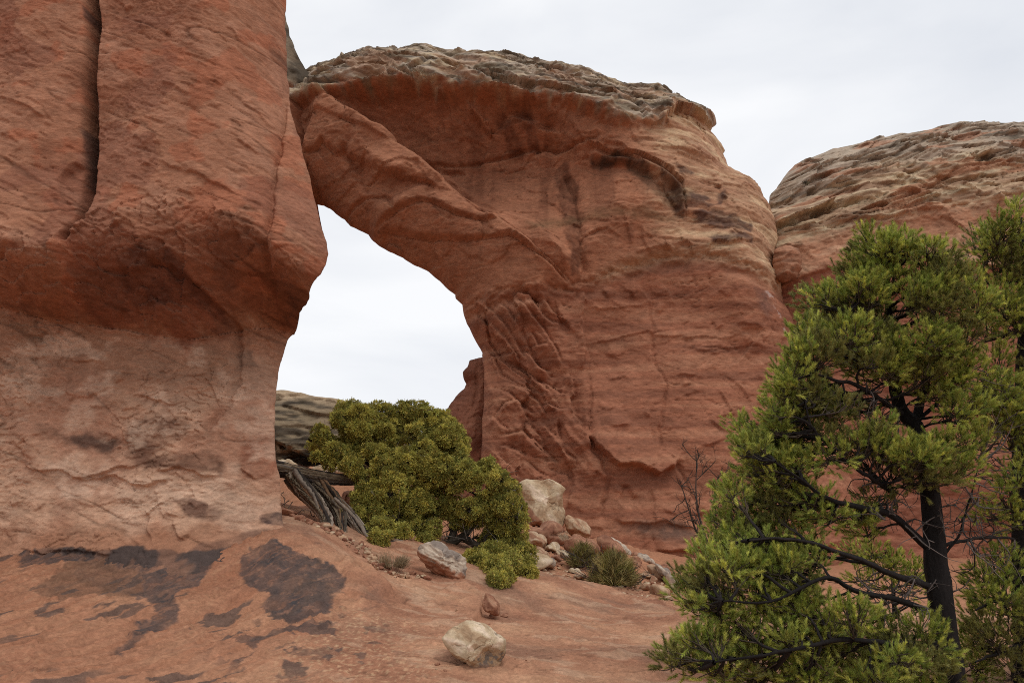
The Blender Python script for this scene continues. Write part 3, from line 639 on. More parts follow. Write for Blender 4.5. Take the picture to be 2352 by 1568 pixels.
ww_lines = [A_(q, 35) for q in ([(1550,772),(1600,768),(1660,772),(1720,765)],[(1560,800),(1640,798),(1720,792),(1780,790)],[(1330,790),(1400,775),(1470,760),(1560,748)],[(1690,738),(1740,745),(1770,760)],[(1340,705),(1420,702),(1490,692)],[(1620,560),(1700,552),(1760,570)],[(1450,588),(1500,570),(1560,574)],[(1470,520),(1480,560),(1496,590)],[(1430,500),(1440,530),(1446,570)],[(1590,520),(1660,525),(1750,545)],[(1560,330),(1620,345),(1660,352)],[(1420,318),(1500,330),(1580,350),(1660,352)],[(1400,1130),(1430,1135)],[(1490,1120),(1500,1150),(1495,1180),(1500,1210)])]
def arch_zone(P):
    x, z = P.T
    wob = np.stack([fbm(x * .35, z * .35, 4, 201), fbm(x * .35, z * .35, 4, 205)], -1) * .28
    Pw = P + wob
    dc, sc, pc, _ = seg_dist(Pw, cap_low); cap = np.where(sc > 0, dc, -dc)          # + above the cap's lower edge
    zc = np.interp(x, crumb[:, 0], crumb[:, 1]); 
    return Pw, cap, z - zc
_cacheA = {}
def arch_depth(P, d):
    x, z = P.T; Pw, cap, zc = arch_zone(P)
    Y = np.full(len(P), 35.0)
    # alcove: the roof slants in beneath the cap, then a face, bounded by lip on the right and the beam below
    global alc_poly
    alc = alc_poly = A_([(700,206),(790,196),(934,184),(1010,202),(1100,198),(1217,213),(1290,262),(1342,318),(1409,352),(1456,357),(1512,381),(1566,418),(1574,470),(1577,508),(1540,520),(1440,560),(1340,640),(1300,640),(1250,600),(1150,510),(1060,451),(977,381),(910,330),(857,292),(804,259),(740,216)], 35)
    di, si, pi_, _ = seg_dist(P, alc, True); ai = inside(P, alc)
    # depth grows away from the upper lip
    up_l = np.concatenate([cap_low[2:15], lip_r[2:]])
    dl, sl, pl, _ = seg_dist(P, cap_low[2:17]); dr, _, _, _ = seg_dist(P, lip_r)
    dd = np.minimum(dl, dr + .2); dr, _, _, _ = seg_dist(P, lip_r[4:])
    rec = np.where(ai, 3.0 * (1 - np.exp(-dd / 1.6)), 0) * sstep(0, .5, di)
    fl = sstep(2.0, 8.5, z - np.interp(x, crumb[:, 0], crumb[:, 1]))       # comes forward again low down
    Y = Y + rec * fl + np.where(ai, 0.6 * np.exp(-dr / 1.0) * sstep(0, .35, dr), 0) * sstep(1.0, 3.0, z - np.interp(x, crumb[:, 0], crumb[:, 1]))
    # cap overhangs and leans back as it rises
    xr = sstep(A_([(1520, 230)])[0, 0], A_([(1330, 230)])[0, 0], x)
    Y = Y - 1.15 * sstep(-.25, .2, cap) * xr + np.clip(cap, 0, 6) * .42
    # right shoulder: upper mass leans back, lower wall slightly forward
    sh = sstep(3, 7, x - A_([(1300, 500)])[0, 0]) * (cap < 0)
    Y = Y + sh * (np.clip(zc, 0, 12) * .16) - .35 * sstep(-.1, .5, zc) * sstep(0, 2, x - A_([(1340, 600)])[0, 0])
    Y = Y + .10 * np.clip(-zc, 0, 4) - .16 * np.clip(-zc - 4, 0, 14)
    # the beam: fore-slab above a deep under-cut
    Y = Y - .5 * fbm(x * .16, z * .16, 2, 210)
    return Y
def arch_detail(P, d):
    x, z = P.T; Pw, cap, zc = arch_zone(P)
    w2 = P + np.stack([fbm(x * 1.4, z * 1.4, 4, 221), fbm(x * 1.4, z * 1.4, 4, 225)], -1) * .09
    wr_ = blob(w2, wid, .35)
    h = .14 * fbm(x * .3, z * .3, 2, 230) + .022 * fbm(x * 1.6, z * 3.2, 4, 231)
    capm = sstep(-.2, .3, cap)
    right = sstep(A_([(1420, 400)])[0, 0], A_([(1560, 400)])[0, 0], x) * sstep(-.4, .6, zc) * (1 - capm)
    # cap: beds weathered into shelves, sloping gently to the right, hollowed
    a, b = rot(x, z, -9); wv = fbm(a * .16, b * .5, 3, 232)
    bed = saw(b * 1.15 + 2.2 * wv, .16); bed2 = saw(b * 2.9 + 3.5 * wv + .6 * fbm(a * .4, b * .9, 3, 233), .2)
    h += capm * (.34 * bed * (.45 + .8 * sstep(-.3, .4, fbm(a * .25, b * .5, 2, 234))) + .15 * bed2 + .09 * fbm(a * .5, b * 2.2, 5, 235, .5))
    q = fbm(a * .3, b * 1.5, 3, 236); h -= capm * .45 * sstep(.36, .5, q)
    # shoulder beds
    a2, b2 = rot(x, z, -4); wv2 = fbm(a2 * .12, b2 * .4, 3, 237)
    h += right * (.13 * saw(b2 * .8 + 1.3 * wv2, .2) * sstep(-.3, .3, fbm(a2 * .3, b2 * .6, 2, 236)) + .045 * saw(b2 * 3 + 2 * wv2, .25) + .06 * fbm(a2 * .8, b2 * 2.2, 5, 238))
    # alcove roof hollows
    alcm = (1 - capm) * (1 - right) * sstep(.5, 2.5, zc)
    h += alcm * (.10 * flakes(x * .22, z * .3, 239, 1.8, 3, .4) + .03 * flakes(x * .5, z * 1.1, 240, 2.0, 4) + .05 * fbm(x * .6, z * .8, 4, 229))
    fw = fbm(x * .5, z * .5, 3, 285); a3, b3 = rot(x, z, -30)
    fv, fe = facets(a3 * .30 + .35 * fw, b3 * .62 + .35 * fbm(x * .5, z * .5, 3, 288), 291); beamz = alcm * sstep(-.3, .3, -cap) 
    h += beamz * (.14 * fv * (1 - inside(P, alc_poly) * .4)) + beamz * .05 * facets(a3 * .8 + fw * .6, b3 * 1.5 + fw * .6, 292)[0]
    h += capm * .18 * facets(a * .25 + .5 * wv, b * .95 + .5 * fw, 293)[0] + right * .16 * facets(a2 * .3 + .4 * fw, b2 * .9 + .3 * wv2, 294)[0]
    # beam facets
    w3 = P + np.stack([fbm(x * 1.1, z * 1.1, 3, 221), fbm(x * 1.1, z * 1.1, 3, 225)], -1) * .04
    h += ledge(w3, d1, 1.0, 3.2, .10, up=-1, fade=.10) + groove(w3, d1, .35, .10, .1)
    for q in (beam_l3, beam_l4, beam_l7, roof_line, beam_l5): h += groove(w3, q, .28, .07, .1)
    h += ledge(w3, d1s, .45, .6, .5, up=-1, fade=.08)
    for q, A, wdt in ((beam_l1, .55, .8), (beam_l2, .3, .4), (beam_l3, .55, 1.1), (beam_l4, .14, .4), (beam_l5, .4, .5), (beam_l6, .25, .7), (beam_l7, .4, .5)):
        h += ledge(w3, q, A * .8, wdt * 1.3, .07, up=1, fade=.1)
    h -= .5 * blob(w2, A_([(790,352),(850,385),(900,415),(985,432),(900,470),(840,440)], 35), .35)
    h -= .45 * blob(w2, A_([(905,330),(950,350),(1000,372),(1060,362),(1010,350),(960,338)], 35.5), .18)
    # hanging flake and pockets in the roof
    h += ledge(w2, A_([(1075,250),(1090,262),(1110,280),(1124,290),(1122,268)], 35.5), .35, .35, .06, up=1, fade=.1)
    h -= .5 * blob(w2, A_([(1232,285),(1262,280),(1290,300),(1300,335),(1262,332),(1236,330)], 35.5), .25)
    h += ledge(w2, lip_in, .25, .7, .08, up=-1, fade=.1) * -1
    h += groove(w2, column, .35, .28, .15) + ledge(w2, column, .22, .5, .05, up=-1, fade=.1)
    h += ledge(w2, column2, .3, .4, .06, up=-1, fade=.12)
    h += dashes(P, 130, 11, -4, 14, .9, .10, .3, .05, (zc < -.5) & (wr_ < .3)) + dashes(P, 70, 12, -15, 30, .9, .10, .35, .05, (zc > .5) & (cap < 0)) + dashes(P, 120, 13, -9, 8, 1.8, .12, .4, .06, cap > .2)
    # crumbling band
    cb = np.exp(-(zc / .28) ** 2); h += cb * (.20 * fbm(x * 2.2, z * 3.2, 4, 241) - .08) ; h -= .22 * np.exp(-((zc + .45) / .22) ** 2) * sstep(-.2, .3, fbm(x * .5, z * .5, 2, 242) + .2)
    # lower wall, plates
    lowm = sstep(.2, -.4, zc)
    h += lowm * (.030 * flakes(x * .3, z * .5, 243, 2.0, 4, .45) + .016 * saw(z * 1.3 + 1.5 * fbm(x * .2, z * .4, 3, 244), .3))
    wr = blob(w2, wid, .35)
    p, r_ = rot(x, z, -58)
    wq = .5 * fbm(x * .5, z * .5, 3, 245)
    h += lowm * (1 - wr) * .045 * facets(x * .22 + .4 * fw, z * .5 + .3 * fw, 295)[0]
    h += wr * (.55 * facets(p * .20 + .25 * fw, r_ * .85 + .35 * fw, 296)[0] + .09 * facets(p * .5 + .6 * fw, r_ * 1.5 + .6 * fw, 297)[0] + .08 * saw(r_ * 1.0 + .9 * fbm(p * .22, r_ * .5, 3, 246), .22) * (.4 + .8 * sstep(-.3, .3, fbm(p * .3, r_ * .6, 2, 247))) + .05 * flakes(p * .3, r_ * .8, 248, 2.2, 3) - .12)
    for q in cr_lines: h += wr * (ledge(w3, q, .30, .35, .06, up=-1, fade=.18) + groove(w3, q, .32, .055, .15))
    for k, q in enumerate(ww_lines): h += ledge(w2, q, .10, .3, .04, up=1, fade=.2)
    h += groove(w2, jt1, .16, .06, .1) + ledge(w2, jt1, .10, .5, .05, up=-1, fade=.1)
    h += groove(w2, jt2, .16, .08, .1) + ledge(w2, jt2, .22, .5, .06, up=-1, fade=.1) + ledge(w2, jt3, .22, .5, .06, up=1, fade=.1)
    h += ledge(w2, cav_in, .45, .5, .08, up=-1, fade=.1)
    h += ledge(w2, cave, .75, 1.0, .15, up=1, fade=.12)
    h -= .25 * blob(w2, A_([(1424,1115),(1440,1118),(1460,1150),(1440,1158),(1425,1150)], 34.8), .15)
    h += ledge(w2, A_([(1400,1190),(1460,1200),(1520,1195),(1600,1215)], 34.8), .18, .5, .08, up=1, fade=.15)
    h += ledge(w2, A_([(1490,1256),(1540,1262),(1600,1255),(1700,1262),(1800,1260)], 34.8), .4, .5, .1, up=1, fade=.1)
    h -= .05 * (1 - capm) * bedlines(x, z, .16, 1.3, 270, .04, .08) + .03 * (1 - capm) * bedlines(x, z, .2, 3.2, 273, .06, 0) + .10 * capm * bedlines(a, b, .14, 2.2, 276, .07, -.2) + .07 * right * bedlines(a2, b2, .14, 2.0, 279, .06, -.2)
    h -= .05 * lowm * bedlines(p, r_, .12, .5, 282, .02, .2)
    return h * (1 - .6 * np.exp(-d / .12))
def arch_color(P, d):
    x, z = P.T; Pw, cap, zc = arch_zone(P)
    n = fbm(x * .3, z * .4, 5, 251); n2 = fbm(x * 1.2, z * 2.5, 5, 252); n3 = fbm(x * 2.2, z * 2.2, 4, 253)
    a, b = rot(x, z, -9)
    c = np.tile(srgb(176, 106, 78), (len(P), 1))
    c = mixc(c, srgb(160, 92, 66), sstep(-.1, .5, n) * .7); c = mixc(c, srgb(182, 112, 82), sstep(.0, .5, n2) * .5)
    c = mixc(c, srgb(180, 104, 74), sstep(.1, .14, fbm(x * .22, z * .5, 5, 254)) * .35)
    lw = sstep(.1, -.3, zc); strat = fbm(x * .08, z * 1.6, 4, 255)
    c = mixc(c, srgb(170, 98, 74), lw * .75); c = mixc(c, srgb(190, 122, 94), lw * sstep(.05, .4, strat) * .6); c = mixc(c, srgb(138, 80, 62), lw * sstep(.1, .5, -strat) * .55)
    # shoulder, bleached buff with pink
    rgt = sstep(A_([(1440, 400)])[0, 0], A_([(1570, 400)])[0, 0], x + .5 * n + (z - 17) * .25) * sstep(-.2, .4, zc)
    sh = np.tile(srgb(192, 136, 106), (len(P), 1))
    sh = mixc(sh, srgb(212, 168, 134), sstep(-.05, .4, fbm(x * .25, z * 1.5, 5, 256))); sh = mixc(sh, srgb(170, 110, 84), sstep(.1, .5, fbm(x * .3, z * 1.1 + 5, 4, 257)) * .7)
    c = c * (1 - rgt[:, None]) + sh * rgt[:, None]
    # crumb band pale
    c = mixc(c, srgb(196, 146, 116), np.exp(-((zc - .1) / .35) ** 2) * sstep(A_([(1330, 600)])[0, 0], A_([(1420, 600)])[0, 0], x) * .8)
    # cap: grey lichen over buff
    cm = sstep(-.15, .35, cap + .5 * n3 * .6)
    cp = np.tile(srgb(178, 154, 130), (len(P), 1))
    bd = fbm(a * .35, b * 2.8, 5, 258)
    cp = mixc(cp, srgb(136, 116, 100), sstep(-.05, .4, bd)); cp = mixc(cp, srgb(188, 160, 132), sstep(.1, .5, -bd) * .8)
    cp = mixc(cp, srgb(72, 62, 55), sstep(.18, .5, fbm(a * .5, b * 2.6, 5, 259)) * .6)
    cp = mixc(cp, srgb(190, 128, 96), sstep(.1, .45, fbm(a * .3, b * .8 + 3, 4, 260)) * (1 - sstep(1.5, 3.2, cap)) * .45)
    c = c * (1 - cm[:, None]) + cp * cm[:, None]
    ln = np.maximum(bedlines(x, z, .16, 1.3, 270, .03, .08), .5 * bedlines(x, z, .2, 3.2, 273, .05, 0)) * (1 - cm); ln = np.maximum(ln, .8 * cm * bedlines(a, b, .14, 2.2, 276, .05, -.2)); a2, b2 = rot(x, z, -4); ln = np.maximum(ln, .7 * rgt * bedlines(a2, b2, .14, 2.0, 279, .05, -.2))
    c = c * (1 - (.30 + .2 * cm) * ln)[:, None]
    # seep streaks in the alcove
    al = (1 - cm) * (1 - rgt) * sstep(.3, 1.5, zc)
    s = fbm(x * .8, z * .10, 4, 261); inal = inside(Pw, alc_poly); c = mixc(c, srgb(124, 66, 46), al * inal * sstep(.1, .6, s) * .45); c = mixc(c, srgb(186, 112, 84), al * inal * sstep(.2, .6, -s) * .3)
    wP = P + np.stack([fbm(x * .9, z * .9, 5, 262), fbm(x * .9, z * .9, 5, 264)], -1) * .2
    def st(pts, cc, soft, k, Y=35):
        nonlocal c
        c = mixc(c, cc, blob(wP, A_(pts, Y), soft) * k * (.7 + .3 * sstep(-.3, .2, n3)))
    st([(1134,265),(1160,262),(1190,310),(1208,345),(1190,350),(1165,320)], srgb(104, 50, 32), .15, .7, 35.8)
    st([(1185,262),(1210,262),(1240,320),(1236,338),(1212,338)], srgb(100, 48, 32), .15, .7, 35.8)
    st([(1270,370),(1300,360),(1326,420),(1330,500),(1336,640),(1310,640),(1290,520),(1280,440)], srgb(104, 56, 40), .08, .75, 35.5)
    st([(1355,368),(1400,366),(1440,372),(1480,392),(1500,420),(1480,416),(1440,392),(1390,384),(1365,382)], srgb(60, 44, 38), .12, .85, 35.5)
    st([(1440,385),(1500,420),(1530,460),(1548,490),(1520,480),(1470,440)], srgb(112, 74, 56), .2, .6, 35.5)
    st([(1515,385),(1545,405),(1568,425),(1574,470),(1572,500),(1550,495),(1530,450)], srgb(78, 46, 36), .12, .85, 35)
    st([(1210,525),(1280,505),(1400,490),(1480,490),(1560,500),(1540,520),(1420,510),(1320,520),(1260,545),(1220,545)], srgb(116, 84, 56), .25, .55, 35.3)
    for q in ([(1575,443),(1615,440),(1632,452),(1618,462),(1650,470),(1655,430),(1672,425),(1680,445),(1665,470),(1600,478),(1576,470)], [(1588,488),(1640,485),(1700,492),(1735,505),(1738,525),(1640,520),(1600,505)], [(1620,540),(1680,530),(1735,535),(1735,555),(1680,552),(1625,556)], [(1545,378),(1570,385),(1600,395),(1590,405),(1560,398)]):
        st(q, srgb(92, 62, 58), .10, .85, 34.8)
    st([(1420,1205),(1500,1195),(1560,1200),(1600,1240),(1560,1245),(1480,1225)], srgb(104, 76, 70), .25, .8, 34.8)
    st([(1740,660),(1775,665),(1790,700),(1770,720),(1745,690)], srgb(128, 84, 76), .25, .8, 34.8)
    c = mixc(c, srgb(200, 186, 178), blob(wP, A_([(1760,670),(1775,668),(1800,710),(1828,760),(1820,770),(1790,715)], 35.5), .08) * sstep(.1, .3, n3) * .45)
    st([(1320,775),(1420,762),(1470,770),(1440,795),(1360,800)], srgb(126, 80, 62), .25, .45, 34.8)
    # dark blotches left end of the cap
    st([(706,205),(720,185),(745,180),(750,215),(715,225)], srgb(70, 54, 46), .2, .7, 35)
    return c
M_ARCH = rock_material('arch_sandstone', 4.5, .8, (1, 1, 2.2), .22, .07)
g_top = refine(L(top_px, 0), .12, .06, 11, 1.2); g_right = refine(L(right_px, 0), .12, .05, 13, 1.2)
g_bot = L(bot_px, 0); g_pil = refine(L(pil_px, 0), .12, .04, 15); g_hole = refine(trace(hole_px, arch_depth, 2.2, 37), .12, .04, 17)
g_left = np.array([g_hole[-1], g_top[0]])
arch_groups = [(g_top, 2.6, 4.0), (g_right, 2.6, 3.2), (g_bot, 0, 1), (g_pil, .7, .8), (g_hole, 2.2, 3.2), (g_left, 0, 1)]
ax = np.arange(-13.2, 17.2, .055); az = np.concatenate([np.arange(-2.6, 0, .2), np.arange(0, 27.0, .055)])
V, Fq, Fs, C, aP, ab, aY = slab('a', arch_groups, ax, az, arch_depth, arch_color, M_ARCH, thick=5, taper=.6, detail_fn=arch_detail)
def split_body(name, V, Fq, Fs, C, P, mask, mat, label, cat, top_name, low_name):
    root = empty(name, (float(V[:, 0].mean()), float(V[:, 1].mean()), float(V[:, 2].min())))
    fm = mask[Fq].mean(1) > .5
    n0 = len(P)
    # side faces follow the face of the rim vertex they start from
    vm = np.zeros(len(V), bool); vm[:n0] = mask
    rimv = None
    sm = mask_side(V, Fs, P, mask)
    for nm, sel, ss in ((top_name, fm, sm), (low_name, ~fm, ~sm)):
        F = np.concatenate([Fq[sel], Fs[ss]]); us = np.unique(F); mp = np.full(len(V), -1); mp[us] = np.arange(len(us))
        o = mesh_np(nm, V[us] - np.array(root.location), mp[F], None, mat, root, C[us])
    tag(root, label, cat)
    return root
def mask_side(V, Fs, P, mask):
    n0 = len(P); ring0 = Fs[:, 0] < n0
    nr = ring0.sum(); base = mask[Fs[:nr, 0]] & mask[Fs[:nr, 1]]
    return np.tile(base, len(Fs) // nr)
_, cap_a, _ = arch_zone(aP)
arch = split_body('sandstone_arch', V, Fq, Fs, C, aP, cap_a > -.12, M_ARCH, 'huge red sandstone arch with a pale grey weathered cap and a tall open hole', 'rock arch', 'caprock', 'arch_body')

# ------------------------------------------------------------------ right fin
YF = 38.0
fin_top = [(1765,470,40),(1768,448,40),(1781,436,40),(1785,427,40),(1798,411,40),(1811,394,40),(1828,376,40),(1850,366,40),(1875,357,40),(1918,342,40),(1968,334,40),(1981,334,40),(1998,326,40),(2030,321,40),(2068,314,40),(2115,304,40),(2168,289,40),(2218,282,40),(2251,282,40),(2301,285,40),(2318,287,40),(2352,284,40),(2420,290,40),(2520,300,40),(2700,330,40),(2900,380,40)]
B_ = lambda pts, Y=37.0: L(pts, Y)
fin_low = B_([(1700,640),(1788,660),(1820,645),(1880,625),(1940,610),(2040,600),(2200,610),(2400,625),(2700,640),(2950,650)])
fin_cap = B_([(1700,640),(1780,590),(1800,560),(1880,540),(1960,520),(2060,495),(2110,480),(2200,470),(2352,470),(2700,490),(2950,500)])
fin_cave = B_([(1790,500),(1830,480),(1880,462),(1920,448),(1944,440),(1950,436)])
def fin_zone(P):
    x, z = P.T; wob = .25 * fbm(x * .3, z * .3, 3, 301)
    return z - np.interp(x, fin_low[:, 0], fin_low[:, 1]) + wob, z - np.interp(x, fin_cap[:, 0], fin_cap[:, 1]) + wob
def fin_depth(P, d):
    x, z = P.T; zl, zc = fin_zone(P)
    x0 = B_([(1790, 600)])[0, 0]
    Y = 37.0 + .14 * np.clip(zl, 0, 20) + .25 * np.clip(zc, 0, 10) + .08 * np.clip(-zl, 0, 3) - .10 * np.clip(-zl - 3, 0, 12)
    Y = Y + 1.6 * np.exp(-np.clip(x - x0 + .3, 0, 20) / .9) - .06 * np.clip(x - x0 - 4, 0, 30)
    return Y - .5 * fbm(x * .16, z * .16, 2, 303)
def fin_detail(P, d):
    x, z = P.T; zl, zc = fin_zone(P)
    w2 = P + np.stack([fbm(x * 1.4, z * 1.4, 4, 311), fbm(x * 1.4, z * 1.4, 4, 315)], -1) * .09
    a, b = rot(x, z, 10); wv = fbm(a * .12, b * .45, 3, 316)
    up = sstep(-.6, .6, zc)
    h = .14 * fbm(x * .35, z * .35, 3, 320) + .035 * fbm(x * 1.6, z * 3.2, 4, 321)
    h += up * .22 * facets(a * .25 + .5 * wv, b * .9 + .4 * wv, 380)[0] + (1 - up) * .10 * facets(x * .25 + .4 * wv, z * .5, 381)[0]
    h += up * (.34 * saw(b * .95 + 1.9 * wv, .16) * (.4 + .8 * sstep(-.3, .4, fbm(a * .3, b * .5, 2, 322))) + .14 * saw(b * 2.8 + 3.6 * wv, .2) + .08 * fbm(a * .45, b * 2.2, 5, 323, .5))
    q = fbm(a * .4, b * 1.6, 3, 324); h -= up * .4 * sstep(.34, .5, q)
    mid = sstep(-.4, .2, zl) * (1 - up)
    h += mid * (.07 * flakes(x * .4, z * .6, 325, 2.5, 4) + .05 * fbm(x * 1, z * 2, 4, 326))
    h += ledge(w2, fin_cave, .9, .7, .10, up=1, fade=.12) - .8 * blob(w2, B_([(1800,500),(1850,485),(1940,446),(1930,462),(1880,480),(1830,495)]), .15)
    h -= .45 * blob(w2, B_([(1908,385),(1925,372),(1932,385),(1915,398)]), .15)
    h += ledge(w2, fin_low, .22, .5, .08, up=1, fade=0) + ledge(w2, B_([(1880,520),(1960,500),(2060,495),(2112,478),(2180,470)]), .25, .4, .06, up=1, fade=.12)
    h -= .05 * bedlines(x, z, .14, 1.4, 370, .04, .08) + .09 * up * bedlines(a, b, .12, 2.2, 373, .06, -.2)
    h += dashes(P, 220, 14, 8, 10, 1.6, .18, .4, .06, zc > -.5) + dashes(P, 50, 15, -4, 14, .9, .10, .3, .05, zc < -.5)
    lowm = sstep(.2, -.4, zl); h += lowm * (.04 * flakes(x * .35, z * .6, 327, 2.4, 5) + .04 * saw(z * 1.2 + 1.5 * fbm(x * .2, z * .4, 3, 328), .3))
    return h * (1 - .6 * np.exp(-d / .12))
def fin_color(P, d):
    x, z = P.T; zl, zc = fin_zone(P); a, b = rot(x, z, 10)
    n = fbm(x * .3, z * .4, 5, 331); n3 = fbm(x * 2.2, z * 2.2, 4, 333); bd = fbm(a * .3, b * 2.4, 5, 334)
    c = np.tile(srgb(156, 86, 66), (len(P), 1)); strat = fbm(x * .08, z * 1.6, 4, 335)
    c = mixc(c, srgb(176, 106, 82), sstep(.05, .4, strat) * .6); c = mixc(c, srgb(138, 76, 58), sstep(.1, .5, -strat) * .6)
    m = sstep(-.2, .2, zl + .1 * n3); md = np.tile(srgb(182, 118, 90), (len(P), 1))
    md = mixc(md, srgb(160, 104, 80), sstep(0, .5, n)); md = mixc(md, srgb(206, 154, 126), sstep(.1, .5, fbm(x * .3, z * 1.2, 4, 336)) * .6)
    c = c * (1 - m[:, None]) + md * m[:, None]
    u = sstep(-.7, .6, zc + .4 * n3); up = np.tile(srgb(190, 150, 122), (len(P), 1))
    up = mixc(up, srgb(164, 122, 98), sstep(-.05, .4, bd)); up = mixc(up, srgb(206, 176, 146), sstep(.1, .5, -bd) * .8)
    g = sstep(2.0, 4.5, zc + .8 * n); up = mixc(up, srgb(168, 148, 126), g * .8)
    up = mixc(up, srgb(84, 72, 62), sstep(.25, .55, fbm(a * .5, b * 2.6, 5, 337)) * (.3 + .35 * g)); up = mixc(up, srgb(186, 112, 80), sstep(.15, .45, fbm(a * .25, b * 1.1, 4, 338)) * .6)
    ln = bedlines(a, b, .12, 2.2, 373, .05, -.2); up = up * (1 - .5 * ln)[:, None]; c = c * (1 - .4 * bedlines(x, z, .14, 1.4, 370, .03, .08))[:, None]
    return c * (1 - u[:, None]) + up * u[:, None]
ft = refine(trace(fin_top, fin_depth, 3.0, 40), .15, .06, 31, 1.0)
fl = L([(1720,1400,39),(1730,1000,39),(1745,700,39),(1765,470,40)], 0)
fb = np.array([[ft[-1, 0], -3.0], [fl[0, 0], -3.0]])
fin_groups = [(ft, 3.0, 4.5), (np.array([ft[-1], fb[0]]), 0, 1), (fb, 0, 1), (np.concatenate([fb[1:], fl]), 0, 1)]
fx = np.concatenate([np.arange(B_([(1700, 600)], 38)[0, 0], 27, .065), np.arange(27, 42, .25)]); fz = np.concatenate([np.arange(-3, 0, .25), np.arange(0, 31, .065)])
V, Fq, Fs, C, fP, fbst, fY = slab('f', fin_groups, fx, fz, fin_depth, fin_color, M_ARCH, thick=6, taper=.3, detail_fn=fin_detail)
zl_f, zc_f = fin_zone(fP)
fin = split_body('sandstone_fin', V, Fq, Fs, C, fP, zc_f > 0, M_ARCH, 'long red rock wall with bedded buff top, behind the green pine', 'rock wall', 'caprock', 'wall_face')

# ------------------------------------------------------------------ rocks beyond the hole
def rock_slab(name, px, Y, A, R, step, detail, color, mat, label, cat, thick=4, taper=.3, lean=0.0, group=None, rough=.05):
    o = refine(L(px + [px[0]], Y), step * 2.5, rough, len(label) * 7 % 97, 1.2)[:-1]
    o2 = np.concatenate([o, o[:1]])
    lo, hi = o.min(0), o.max(0); xs = np.arange(lo[0] - step, hi[0] + step * 2, step); zs = np.arange(lo[1] - step, hi[1] + step * 2, step)
    dep = lambda P, d: Y - A + lean * (P[:, 1] - lo[1])
    V, Fq, Fs, C, *_ = slab(name, [(o2, A, R)], xs, zs, dep, color, mat, thick=thick, taper=taper, detail_fn=detail)
    ob = mesh_np(name, V, np.concatenate([Fq, Fs]), None, mat, None, C)
    return tag(ob, label, cat, group)
def kn_det(P, d):
    x, z = P.T; return .15 * fbm(x * .5, z * .5, 4, 401) + .08 * flakes(x * .5, z * .5, 402, 2.5, 4) + groove(P, L([(1092,830),(1095,880),(1085,940)], 37), .2, .1)
def kn_col(P, d):
    x, z = P.T; c = np.tile(srgb(160, 92, 70), (len(P), 1)); n = fbm(x * .5, z * .8, 5, 403)
    return mixc(mixc(c, srgb(142, 78, 60), sstep(0, .5, n)), srgb(178, 110, 86), sstep(.1, .5, -n) * .6)
rock_slab('rock_buttress', [(1150,815),(1107,821),(1080,827),(1075,841),(1063,854),(1063,867),(1070,881),(1066,892),(1047,911),(1034,928),(1022,946),(1010,990),(1000,1120),(1000,1250),(1160,1250)], 38.6, 1.2, 1.6, .06, kn_det, kn_col, M_ARCH, 'red rock knob standing just left of the arch leg, above the juniper', 'rock')
def bk_det(P, d):
    x, z = P.T; a, b = rot(x, z, -6); wv = fbm(a * .3, b * .6, 4, 411)
    h = .22 * saw(b * 1.3 + 1.6 * wv, .2) + .10 * saw(b * 4.2 + 3 * wv, .25) + .12 * fbm(a * .9, b * 2, 4, 412)
    h += ledge(P, L([(600,1010),(660,1020),(700,1040),(740,1060),(790,1062),(860,1060)], 27), .9, 1.0, .1, up=1, fade=.05)
    h += ledge(P, L([(640,925),(690,938),(740,952),(800,950)], 27), .3, .5, .08, up=1, fade=.1)
    return h
def bk_col(P, d):
    x, z = P.T; a, b = rot(x, z, -6); bd = fbm(a * .5, b * 3.5, 5, 413); n = fbm(x * .8, z * .8, 4, 414)
    c = np.tile(srgb(150, 124, 100), (len(P), 1)); c = mixc(c, srgb(88, 72, 60), sstep(-.15, .25, bd)); c = mixc(c, srgb(54, 45, 40), sstep(.1, .5, fbm(a * .6, b * 2.0, 4, 415)) * .8)
    zt = L([(700, 925)], 27)[0, 1]; c = mixc(c, srgb(196, 162, 134), sstep(-.1, .4, z - zt + .3 * n) * .85)
    return c
rock_slab('rock_ledge', [(560,890),(600,893),(637,897),(660,899),(700,904),(740,914),(790,920),(850,940),(900,975),(940,1000),(950,1100),(940,1200),(560,1200)], 28.5, 2.0, 2.4, .05, bk_det, bk_col, M_ARCH, 'dark streaked layered rock ledge with pale top, seen behind the juniper', 'rock ledge')
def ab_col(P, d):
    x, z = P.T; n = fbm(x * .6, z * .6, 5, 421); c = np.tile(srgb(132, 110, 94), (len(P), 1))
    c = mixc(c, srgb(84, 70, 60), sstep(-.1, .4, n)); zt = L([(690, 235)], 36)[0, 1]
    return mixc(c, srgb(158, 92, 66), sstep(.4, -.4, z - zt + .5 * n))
def ab_det(P, d):
    x, z = P.T; a, b = rot(x, z, -55); return .2 * saw(b * .9 + fbm(a * .3, b * .6, 3, 422) * 1.5, .2) + .15 * fbm(x * .8, z * .8, 4, 423)
rock_slab('rock_abutment', [(520,-200),(600,-120),(640,-30),(657,40),(664,80),(672,95),(680,120),(692,145),(702,160),(709,172),(716,180),(712,196),(705,210),(703,300),(706,400),(708,480),(700,560),(684,640),(664,700),(636,780),(612,860),(600,1000),(596,1250),(420,1250),(430,700),(480,300)], 35.5, 1.4, 2.0, .07, ab_det, ab_col, M_ARCH, 'narrow grey shadowed rock in the gap between the left cliff and the arch', 'rock', thick=4)
def gp_col(P, d):
    x, z = P.T; c = np.tile(srgb(178, 116, 90), (len(P), 1)); return mixc(c, srgb(150, 96, 74), sstep(0, .4, fbm(x, z * 4, 4, 431)))
def gp_det(P, d):
    x, z = P.T; return .12 * saw(z * 1.6 + fbm(x * .8, z * .8, 3, 432), .2) + .06 * fbm(x * 2, z * 3, 4, 433)
